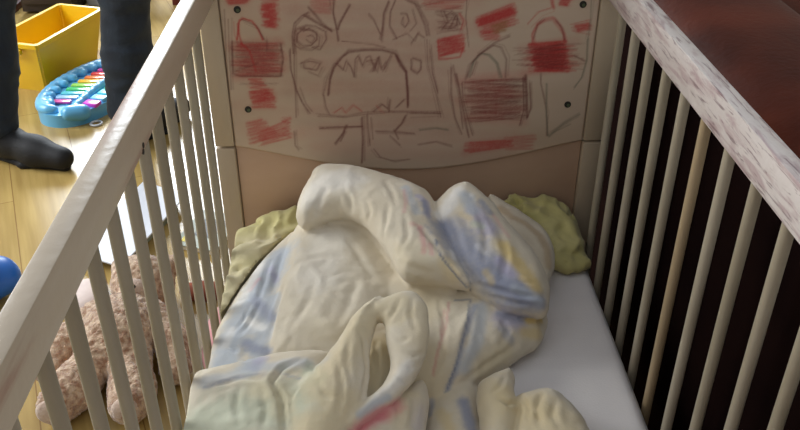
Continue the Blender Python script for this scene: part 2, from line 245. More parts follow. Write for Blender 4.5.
WRINKLES = [(0.004, 0.003, [[-0.1193, -0.1486, 0.5198], [-0.1108, -0.1656, 0.5097], [-0.1077, -0.1757, 0.4956]]), (0.004, 0.003, [[-0.0833, -0.178, 0.5165], [-0.0768, -0.1997, 0.5057], [-0.0804, -0.2047, 0.493]]), (0.004, 0.003, [[-0.0463, -0.1986, 0.5182], [-0.0505, -0.2311, 0.5051], [-0.0544, -0.2493, 0.4854]]), (0.005, 0.003, [[-0.1544, -0.1398, 0.5154], [-0.1666, -0.1587, 0.4967], [-0.1741, -0.1663, 0.4792]]), (0.004, 0.003, [[-0.0188, -0.2256, 0.5146], [-0.0156, -0.2664, 0.5016], [-0.0297, -0.2963, 0.4831]]), (0.005, 0.003, [[-0.0269, -0.3073, 0.4771], [-0.0067, -0.3198, 0.4737], [0.0201, -0.3252, 0.4651]]), (0.004, 0.003, [[0.0017, -0.2463, 0.5077], [0.0198, -0.2725, 0.4989], [0.0341, -0.3015, 0.491]]), (0.004, 0.003, [[-0.0499, -0.1381, 0.5282], [-0.0387, -0.1702, 0.5267], [-0.0329, -0.1997, 0.5205]]), (0.0035, 0.004, [[0.0937, -0.3315, 0.4481], [0.1266, -0.3484, 0.448], [0.1646, -0.3612, 0.4447], [0.1965, -0.3549, 0.437]]), (0.003, 0.003, [[0.1114, -0.3483, 0.4364], [0.1488, -0.3658, 0.4349], [0.1881, -0.3687, 0.432]]), (0.0035, 0.003, [[0.1369, -0.324, 0.4651], [0.1666, -0.3422, 0.458], [0.1954, -0.3384, 0.4465]]), (0.005, 0.003, [[0.1039, -0.2155, 0.5114], [0.1128, -0.2601, 0.4944], [0.105, -0.3049, 0.4759]]), (0.005, 0.003, [[0.1377, -0.2478, 0.4916], [0.1417, -0.2959, 0.4785], [0.131, -0.3338, 0.4606]]), (0.005, 0.003, [[0.054, -0.213, 0.505], [0.0675, -0.2534, 0.4911], [0.0738, -0.2982, 0.4681]]), (0.004, 0.003, [[0.1261, -0.3701, 0.409], [0.1368, -0.3885, 0.3994], [0.1211, -0.4146, 0.3915]]), (0.004, 0.0025, [[0.0337, -0.3302, 0.4167], [0.0353, -0.3629, 0.4119], [0.0366, -0.3968, 0.4093], [0.0298, -0.4347, 0.4018], [0.0233, -0.4721, 0.3955]]), (0.005, 0.003, [[0.0825, -0.3586, 0.4172], [0.0747, -0.389, 0.4118], [0.0673, -0.4173, 0.4055], [0.056, -0.4489, 0.3984], [0.0461, -0.472, 0.3847]]), (0.004, 0.003, [[0.1481, -0.4052, 0.3826], [0.1252, -0.4229, 0.3814], [0.1031, -0.4389, 0.379], [0.0794, -0.4588, 0.3775], [0.0566, -0.4758, 0.3739]]), (0.0035, 0.004, [[-0.1051, -0.4563, 0.4779], [-0.0881, -0.4922, 0.4647], [-0.0843, -0.5287, 0.4506], [-0.0879, -0.5542, 0.4465], [-0.0915, -0.5761, 0.4399]]), (0.003, 0.004, [[-0.0877, -0.4517, 0.481], [-0.071, -0.4411, 0.4262], [-0.0699, -0.4681, 0.4224], [-0.0689, -0.4946, 0.419], [-0.0809, -0.5384, 0.4125]]), (0.004, 0.004, [[-0.1241, -0.5224, 0.4683], [-0.1179, -0.5669, 0.4595], [-0.1231, -0.6008, 0.4435]]), (0.004, 0.003, [[-0.1506, -0.5588, 0.4585], [-0.1392, -0.5801, 0.4547], [-0.1205, -0.5871, 0.4517]]), (0.004, 0.003, [[-0.1077, -0.4842, 0.4769], [-0.113, -0.5267, 0.4681], [-0.1073, -0.5644, 0.4568]]), (0.003, 0.003, [[-0.0343, -0.4203, 0.4881], [-0.0439, -0.4411, 0.4824], [-0.053, -0.4534, 0.4739]]), (0.003, 0.003, [[-0.0165, -0.42, 0.4873], [-0.0208, -0.448, 0.4816], [-0.0133, -0.4739, 0.4747]]), (0.003, 0.004, [[-0.032, -0.511, 0.4663], [-0.0183, -0.5171, 0.4638], [-0.0034, -0.5038, 0.4591]]), (0.003, 0.003, [[-0.0383, -0.5271, 0.4623], [-0.0248, -0.5362, 0.4591], [-0.0132, -0.528, 0.455]]), (0.003, 0.003, [[-0.0444, -0.5455, 0.4572], [-0.0338, -0.5546, 0.4506], [-0.0253, -0.5491, 0.4488]]), (0.003, 0.003, [[-0.0479, -0.4779, 0.4698], [-0.0342, -0.4938, 0.4699], [-0.0254, -0.4878, 0.472]]), (0.004, 0.007, [[-0.1794, -0.4996, 0.4462], [-0.2038, -0.5144, 0.4453], [-0.2159, -0.5367, 0.4438], [-0.1996, -0.5713, 0.4392], [-0.1966, -0.5955, 0.4353], [-0.194, -0.6173, 0.43]]), (0.0035, 0.003, [[-0.3084, -0.5413, 0.4346], [-0.2854, -0.5327, 0.4359], [-0.2621, -0.5243, 0.4376], [-0.2368, -0.5301, 0.4413], [-0.212, -0.5344, 0.4434]]), (0.004, 0.003, [[-0.2604, -0.5381, 0.4374], [-0.2618, -0.5731, 0.4339], [-0.2523, -0.6087, 0.4325]]), (0.004, 0.003, [[-0.2284, -0.5521, 0.4402], [-0.2199, -0.5867, 0.4366], [-0.2226, -0.6161, 0.4335]]), (0.004, 0.003, [[-0.1788, -0.5095, 0.4457], [-0.162, -0.512, 0.4417], [-0.1539, -0.5468, 0.4584]]), (0.003, 0.003, [[-0.1911, -0.5369, 0.4432], [-0.1785, -0.5568, 0.4466], [-0.1863, -0.5685, 0.4396]]), (0.003, 0.005, [[-0.3052, -0.3933, 0.3827], [-0.2878, -0.4055, 0.3866], [-0.2582, -0.4882, 0.4349]]), (0.004, 0.004, [[-0.2212, -0.2817, 0.4177], [-0.2309, -0.3326, 0.4057], [-0.2333, -0.3629, 0.4017], [-0.2358, -0.3912, 0.397]]), (0.004, 0.004, [[-0.2526, -0.2004, 0.4078], [-0.2585, -0.2488, 0.4048], [-0.2643, -0.2954, 0.3983]]), (0.004, 0.003, [[-0.2575, -0.2967, 0.3991], [-0.2697, -0.3387, 0.3954], [-0.2851, -0.3742, 0.3902]]), (0.004, 0.003, [[-0.2324, -0.1874, 0.4131], [-0.239, -0.2384, 0.4072], [-0.2424, -0.2798, 0.4024]]), (0.003, 0.003, [[-0.2765, -0.3055, 0.3961], [-0.2827, -0.3392, 0.3921], [-0.2933, -0.36, 0.3889]]), (0.006, 0.002, [[-0.1967, -0.2375, 0.4325], [-0.1631, -0.2286, 0.4377], [-0.1204, -0.2394, 0.44]]), (0.006, 0.002, [[-0.2037, -0.3915, 0.4123], [-0.1926, -0.3677, 0.4175], [-0.1813, -0.3417, 0.4216], [-0.1674, -0.2878, 0.4309]]), (0.006, 0.002, [[-0.1323, -0.3975, 0.415], [-0.1143, -0.3464, 0.4233], [-0.1019, -0.2906, 0.4271]]), (0.005, 0.002, [[-0.1211, -0.1828, 0.4493], [-0.0953, -0.2355, 0.4367], [-0.0723, -0.2811, 0.4235]]), (0.005, 0.002, [[-0.0627, -0.3014, 0.4178], [-0.0758, -0.4281, 0.486], [-0.0964, -0.4538, 0.4829]]), (0.003, 0.006, [[0.0994, -0.545, 0.4067], [0.1123, -0.5547, 0.4042], [0.1253, -0.5467, 0.3978]]), (0.003, 0.004, [[0.1147, -0.5053, 0.4111], [0.1048, -0.5249, 0.4104], [0.0923, -0.5339, 0.4078]]), (0.004, 0.005, [[0.1635, -0.537, 0.4044], [0.1507, -0.5619, 0.4022], [0.1517, -0.5904, 0.3983]]), (0.003, 0.004, [[0.1354, -0.5368, 0.3974], [0.1428, -0.5599, 0.4005], [0.1372, -0.5787, 0.3965]]), (0.004, 0.003, [[0.1811, -0.5496, 0.4044], [0.1704, -0.5768, 0.4029], [0.1775, -0.5986, 0.4002]]), (0.004, 0.004, [[-0.0466, -0.5662, 0.425], [-0.0403, -0.5833, 0.4173], [-0.0437, -0.6008, 0.4108]]), (0.004, 0.003, [[-0.0224, -0.5495, 0.4211], [-0.0206, -0.5707, 0.4134], [-0.0271, -0.5932, 0.408]])]
PAINT = [((178, 186, 194), 1, 0.036, [[-0.2322, -0.1902, 0.4129], [-0.2447, -0.2201, 0.4088], [-0.2568, -0.2491, 0.4049], [-0.2667, -0.2782, 0.4008], [-0.2765, -0.3055, 0.3961], [-0.2853, -0.3383, 0.3915], [-0.2935, -0.3712, 0.388], [-0.2989, -0.399, 0.3844], [-0.3043, -0.425, 0.38]]), ((178, 186, 194), 0.9, 0.022, [[-0.2406, -0.3003, 0.4014], [-0.2452, -0.3413, 0.3978], [-0.2495, -0.3809, 0.3948], [-0.2543, -0.4119, 0.3911], [-0.248, -0.4993, 0.4388]]), ((140, 146, 166), 0.75, 0.012, [[-0.2677, -0.2947, 0.3978], [-0.248, -0.3278, 0.3984], [-0.2367, -0.3454, 0.3998]]), ((140, 146, 166), 0.8, 0.012, [[-0.2731, -0.396, 0.3901], [-0.2528, -0.4122, 0.3913], [-0.24, -0.4175, 0.3915]]), ((232, 230, 224), 0.8, 0.01, [[-0.2759, -0.3415, 0.3938], [-0.2509, -0.3656, 0.3963]]), ((168, 164, 188), 0.6, 0.009, [[-0.2509, -0.2186, 0.408], [-0.238, -0.2507, 0.4056]]), ((214, 140, 140), 0.45, 0.007, [[-0.2692, -0.2454, 0.4026], [-0.2809, -0.2659, 0.3971]]), ((232, 230, 224), 0.7, 0.012, [[-0.2681, -0.1898, 0.4008], [-0.2823, -0.2525, 0.3976], [-0.2953, -0.2897, 0.3906]]), ((168, 164, 188), 0.7, 0.012, [[-0.2356, -0.4828, 0.4369], [-0.2413, -0.5075, 0.4403]]), ((232, 230, 224), 0.6, 0.01, [[-0.3, -0.3578, 0.3873], [-0.3059, -0.3886, 0.3827]]), ((178, 186, 194), 0.65, 0.014, [[-0.3104, -0.5281, 0.4353], [-0.2768, -0.5185, 0.4365], [-0.2549, -0.5134, 0.4387], [-0.2325, -0.5095, 0.4418], [-0.2057, -0.5083, 0.4455], [-0.1792, -0.5037, 0.4461], [-0.1428, -0.5151, 0.4588]]), ((186, 196, 170), 0.7, 0.06, [[-0.3056, -0.6085, 0.4251], [-0.2844, -0.6009, 0.4287], [-0.2628, -0.5941, 0.4334], [-0.2417, -0.5839, 0.4346], [-0.2149, -0.583, 0.4374], [-0.1885, -0.5786, 0.4367]]), ((216, 200, 160), 0.5, 0.022, [[-0.234, -0.5513, 0.4397], [-0.2032, -0.5613, 0.4389], [-0.1945, -0.5874, 0.4364]]), ((140, 146, 166), 0.5, 0.0028, [[-0.31, -0.5394, 0.4347], [-0.3031, -0.5367, 0.4357], [-0.2963, -0.5335, 0.4362], [-0.2896, -0.5298, 0.4362], [-0.2828, -0.526, 0.4362], [-0.2761, -0.5244, 0.4363], [-0.2692, -0.5232, 0.4368], [-0.2623, -0.5223, 0.4376], [-0.2553, -0.5215, 0.4386], [-0.2483, -0.521, 0.4397], [-0.2411, -0.5223, 0.441], [-0.2339, -0.5233, 0.4419], [-0.2268, -0.5242, 0.4429], [-0.2198, -0.5247, 0.4435], [-0.2128, -0.5246, 0.4434], [-0.2059, -0.5243, 0.4432], [-0.1988, -0.5262, 0.4428], [-0.1916, -0.5291, 0.4434], [-0.1845, -0.5316, 0.4436], [-0.1775, -0.5333, 0.4431]]), ((186, 196, 170), 0.6, 0.016, [[-0.1646, -0.5167, 0.4424], [-0.1508, -0.5552, 0.4588]]), ((232, 230, 224), 0.35, 0.05, [[-0.1696, -0.2755, 0.4322], [-0.1587, -0.2323, 0.4371], [-0.147, -0.192, 0.4456]]), ((216, 200, 160), 0.2, 0.03, [[-0.0935, -0.457, 0.4817], [-0.1263, -0.3882, 0.4172], [-0.157, -0.3963, 0.4148]]), ((232, 230, 224), 0.5, 0.035, [[-0.1808, -0.1409, 0.5065], [-0.1548, -0.119, 0.5236], [-0.1107, -0.1249, 0.53]]), ((178, 186, 194), 0.7, 0.01, [[-0.0143, -0.1586, 0.5273], [-0.0055, -0.1904, 0.5222], [-0.0001, -0.2166, 0.5144]]), ((168, 164, 188), 0.8, 0.009, [[0.0052, -0.1786, 0.5228], [0.0183, -0.1894, 0.5171], [0.02, -0.2167, 0.5101]]), ((214, 140, 140), 0.4, 0.004, [[-0.018, -0.1648, 0.527], [-0.0159, -0.1964, 0.522], [-0.0202, -0.2189, 0.5163]]), ((140, 146, 166), 0.8, 0.008, [[0.0147, -0.1913, 0.5183], [0.0186, -0.2129, 0.5117]]), ((214, 140, 140), 0.6, 0.006, [[0.0046, -0.2527, 0.5058], [0.0097, -0.2789, 0.4995], [0.0085, -0.3009, 0.4912]]), ((214, 140, 140), 0.5, 0.005, [[0.019, -0.2858, 0.4962], [0.021, -0.3055, 0.4901]]), ((214, 140, 140), 0.35, 0.006, [[-0.0081, -0.2447, 0.5088], [0.0049, -0.2481, 0.5068]]), ((216, 190, 120), 0.4, 0.018, [[0.0425, -0.3183, 0.483], [0.0515, -0.3302, 0.466]]), ((216, 200, 160), 0.4, 0.03, [[-0.0216, -0.2941, 0.4911], [0.0012, -0.3203, 0.4738]]), ((140, 146, 166), 0.9, 0.04, [[0.049, -0.238, 0.4874], [0.0723, -0.2745, 0.4833], [0.0984, -0.3075, 0.474], [0.1276, -0.3366, 0.4588], [0.1567, -0.3608, 0.4446]]), ((140, 146, 166), 0.85, 0.02, [[0.1271, -0.3418, 0.4548], [0.1571, -0.3563, 0.4491], [0.188, -0.3667, 0.4365]]), ((168, 164, 188), 0.8, 0.022, [[0.0972, -0.2154, 0.5115], [0.1212, -0.2444, 0.4977]]), ((140, 146, 166), 0.8, 0.014, [[0.0404, -0.2174, 0.4942], [0.0522, -0.2399, 0.4885]]), ((232, 230, 224), 0.8, 0.016, [[0.0743, -0.1681, 0.527], [0.055, -0.1978, 0.5135], [0.0411, -0.2067, 0.4994]]), ((178, 186, 194), 0.8, 0.016, [[0.0865, -0.1841, 0.5243], [0.0943, -0.2111, 0.5128]]), ((140, 146, 166), 0.7, 0.01, [[0.1131, -0.1925, 0.5169], [0.1251, -0.2092, 0.507]]), ((232, 230, 224), 0.55, 0.007, [[0.0548, -0.2877, 0.481], [0.0567, -0.3033, 0.4799]]), ((232, 230, 224), 0.45, 0.007, [[0.0978, -0.2792, 0.4859], [0.1065, -0.2906, 0.4816]]), ((186, 196, 170), 0.6, 0.008, [[0.0951, -0.238, 0.5021], [0.108, -0.2423, 0.5006]]), ((216, 200, 160), 0.7, 0.008, [[0.077, -0.2168, 0.5088], [0.0895, -0.2266, 0.5068]]), ((216, 190, 120), 0.85, 0.018, [[0.1406, -0.2782, 0.4841], [0.1545, -0.2989, 0.4744], [0.1704, -0.3269, 0.4624], [0.1841, -0.3455, 0.4521]]), ((168, 164, 188), 0.8, 0.012, [[0.1306, -0.3081, 0.4736], [0.1476, -0.3285, 0.4641]]), ((214, 140, 140), 0.3, 0.006, [[0.1316, -0.2137, 0.5017], [0.1507, -0.2523, 0.4864]]), ((216, 190, 120), 0.5, 0.008, [[0.1066, -0.3232, 0.4654], [0.1148, -0.3378, 0.4561]]), ((178, 186, 194), 0.6, 0.01, [[0.1497, -0.3511, 0.4532], [0.1881, -0.365, 0.4391]]), ((92, 104, 128), 0.75, 0.0024, [[0.0295, -0.2746, 0.4962], [0.0309, -0.2861, 0.4942], [0.0322, -0.2975, 0.4921], [0.0336, -0.3076, 0.4894], [0.0385, -0.3147, 0.4858], [0.0435, -0.3202, 0.4811], [0.0485, -0.3248, 0.4759], [0.0547, -0.3293, 0.4698], [0.0609, -0.3335, 0.4636], [0.0671, -0.3373, 0.457], [0.0734, -0.3399, 0.4509], [0.0816, -0.33, 0.4353]]), ((216, 200, 160), 0.5, 0.04, [[0.0095, -0.3286, 0.4161], [0.0032, -0.4516, 0.4745], [0.0037, -0.4811, 0.4616], [0.0077, -0.4503, 0.4062], [0.0074, -0.4723, 0.3963], [0.0075, -0.4897, 0.3826]]), ((196, 104, 110), 0.45, 0.003, [[0.0476, -0.3373, 0.4177], [0.0455, -0.3491, 0.4153], [0.0434, -0.3608, 0.413], [0.0412, -0.3735, 0.4117], [0.039, -0.3859, 0.4103], [0.0356, -0.3966, 0.4092], [0.0323, -0.4072, 0.4081], [0.0292, -0.4165, 0.4061], [0.0261, -0.425, 0.4035], [0.0231, -0.4339, 0.4013], [0.0209, -0.4426, 0.399], [0.0188, -0.4522, 0.3976], [0.0167, -0.4611, 0.3957], [0.0146, -0.4693, 0.3933], [0.0127, -0.4769, 0.3904]]), ((196, 104, 110), 0.35, 0.003, [[0.0385, -0.3522, 0.4134], [0.0367, -0.363, 0.4119], [0.0348, -0.3748, 0.4115], [0.033, -0.3857, 0.4103], [0.0313, -0.3962, 0.409], [0.0296, -0.4067, 0.4078]]), ((140, 146, 166), 0.75, 0.006, [[0.0866, -0.3498, 0.4182], [0.0731, -0.3894, 0.4121], [0.0601, -0.4281, 0.405], [0.0479, -0.4664, 0.3895], [0.0345, -0.4883, 0.3743]]), ((178, 186, 194), 0.7, 0.014, [[0.0992, -0.3525, 0.416], [0.0919, -0.3836, 0.4088], [0.085, -0.4131, 0.4015], [0.0721, -0.4405, 0.3975], [0.0605, -0.4612, 0.3884]]), ((168, 164, 188), 0.8, 0.022, [[0.1294, -0.3693, 0.4082], [0.155, -0.3722, 0.4017]]), ((140, 146, 166), 0.7, 0.01, [[0.1271, -0.362, 0.4105], [0.1508, -0.3664, 0.4052], [0.1756, -0.3634, 0.4021]]), ((216, 190, 120), 1, 0.008, [[0.1722, -0.3664, 0.3985], [0.1968, -0.3511, 0.3874]]), ((216, 190, 120), 0.6, 0.013, [[0.1633, -0.3849, 0.3915], [0.1872, -0.3801, 0.3827]]), ((140, 146, 166), 0.6, 0.01, [[0.1303, -0.3895, 0.4004], [0.1385, -0.4023, 0.3906]]), ((216, 200, 160), 0.6, 0.022, [[0.1288, -0.4199, 0.3817], [0.109, -0.4352, 0.3795], [0.0896, -0.4498, 0.3771]]), ((92, 104, 128), 0.6, 0.0024, [[0.0576, -0.334, 0.4189], [0.0657, -0.3336, 0.4183], [0.0737, -0.3344, 0.4188], [0.0817, -0.3351, 0.4191], [0.0795, -0.346, 0.4175], [0.0774, -0.357, 0.416], [0.0749, -0.37, 0.4164], [0.0729, -0.3801, 0.4146], [0.0709, -0.3899, 0.4126], [0.069, -0.3991, 0.4103], [0.066, -0.4089, 0.4085], [0.0631, -0.4183, 0.4066], [0.0601, -0.4281, 0.405], [0.0573, -0.4372, 0.403], [0.0545, -0.4456, 0.4005], [0.0519, -0.4531, 0.3973], [0.0483, -0.4608, 0.3937], [0.0448, -0.4679, 0.3897], [0.0414, -0.4742, 0.3849], [0.038, -0.4805, 0.3802], [0.0346, -0.4867, 0.3755], [0.0311, -0.4939, 0.3718]]), ((190, 168, 134), 0.95, 0.011, [[0.1636, -0.084, 0.4374], [0.1824, -0.1098, 0.4334], [0.2068, -0.1219, 0.4254], [0.2287, -0.1481, 0.4159], [0.237, -0.186, 0.4067], [0.2341, -0.2158, 0.3975]]), ((216, 200, 160), 0.7, 0.035, [[-0.1476, -0.5651, 0.4589], [-0.1347, -0.5417, 0.4641], [-0.1214, -0.5177, 0.4695], [-0.1062, -0.4927, 0.4749], [-0.0907, -0.4638, 0.478], [-0.0666, -0.4389, 0.4756], [-0.042, -0.4295, 0.4861]]), ((232, 230, 224), 0.6, 0.012, [[-0.0274, -0.5326, 0.4614], [-0.0463, -0.5609, 0.4514], [-0.0699, -0.5813, 0.4405]]), ((216, 200, 160), 0.8, 0.03, [[-0.1139, -0.5852, 0.4496], [-0.1237, -0.6015, 0.4433], [-0.1334, -0.617, 0.4365], [-0.166, -0.6172, 0.438]]), ((216, 200, 160), 0.9, 0.03, [[-0.0681, -0.4475, 0.4257], [-0.0709, -0.4802, 0.4206], [-0.0735, -0.5133, 0.4172]]), ((214, 140, 140), 1, 0.016, [[-0.1001, -0.6067, 0.4117], [-0.0838, -0.5963, 0.4228], [-0.062, -0.5804, 0.4227], [-0.0453, -0.5703, 0.4215]]), ((196, 104, 110), 0.6, 0.006, [[-0.0974, -0.6048, 0.4133], [-0.073, -0.5892, 0.4188], [-0.0566, -0.5824, 0.4189]]), ((178, 186, 194), 0.7, 0.008, [[-0.0942, -0.5981, 0.436], [-0.0753, -0.5849, 0.4406], [-0.0563, -0.5743, 0.4407]]), ((168, 164, 188), 0.35, 0.016, [[-0.0148, -0.5661, 0.4124], [-0.016, -0.5896, 0.4039]]), ((214, 140, 140), 0.4, 0.006, [[-0.0456, -0.5795, 0.4193], [-0.0316, -0.5714, 0.4183]]), ((216, 200, 160), 0.5, 0.02, [[-0.0379, -0.59, 0.4146], [-0.0227, -0.5576, 0.4195]]), ((216, 200, 160), 0.8, 0.05, [[0.088, -0.5465, 0.4047], [0.1072, -0.5611, 0.404], [0.1286, -0.5647, 0.3923], [0.153, -0.5824, 0.3997], [0.1783, -0.594, 0.4011]]), ((216, 190, 120), 0.25, 0.03, [[0.1162, -0.5472, 0.4044], [0.1372, -0.5517, 0.3984], [0.1556, -0.5662, 0.4024]]), ((140, 146, 166), 0.9, 0.014, [[0.0556, -0.5163, 0.3725], [0.0591, -0.5397, 0.3698], [0.0621, -0.5662, 0.3671]]), ((216, 190, 120), 0.45, 0.012, [[0.0193, -0.5327, 0.3702], [0.0308, -0.5658, 0.3718]]), ((140, 146, 166), 0.7, 0.006, [[0.0096, -0.5074, 0.3655], [0.005, -0.5314, 0.3634]])]
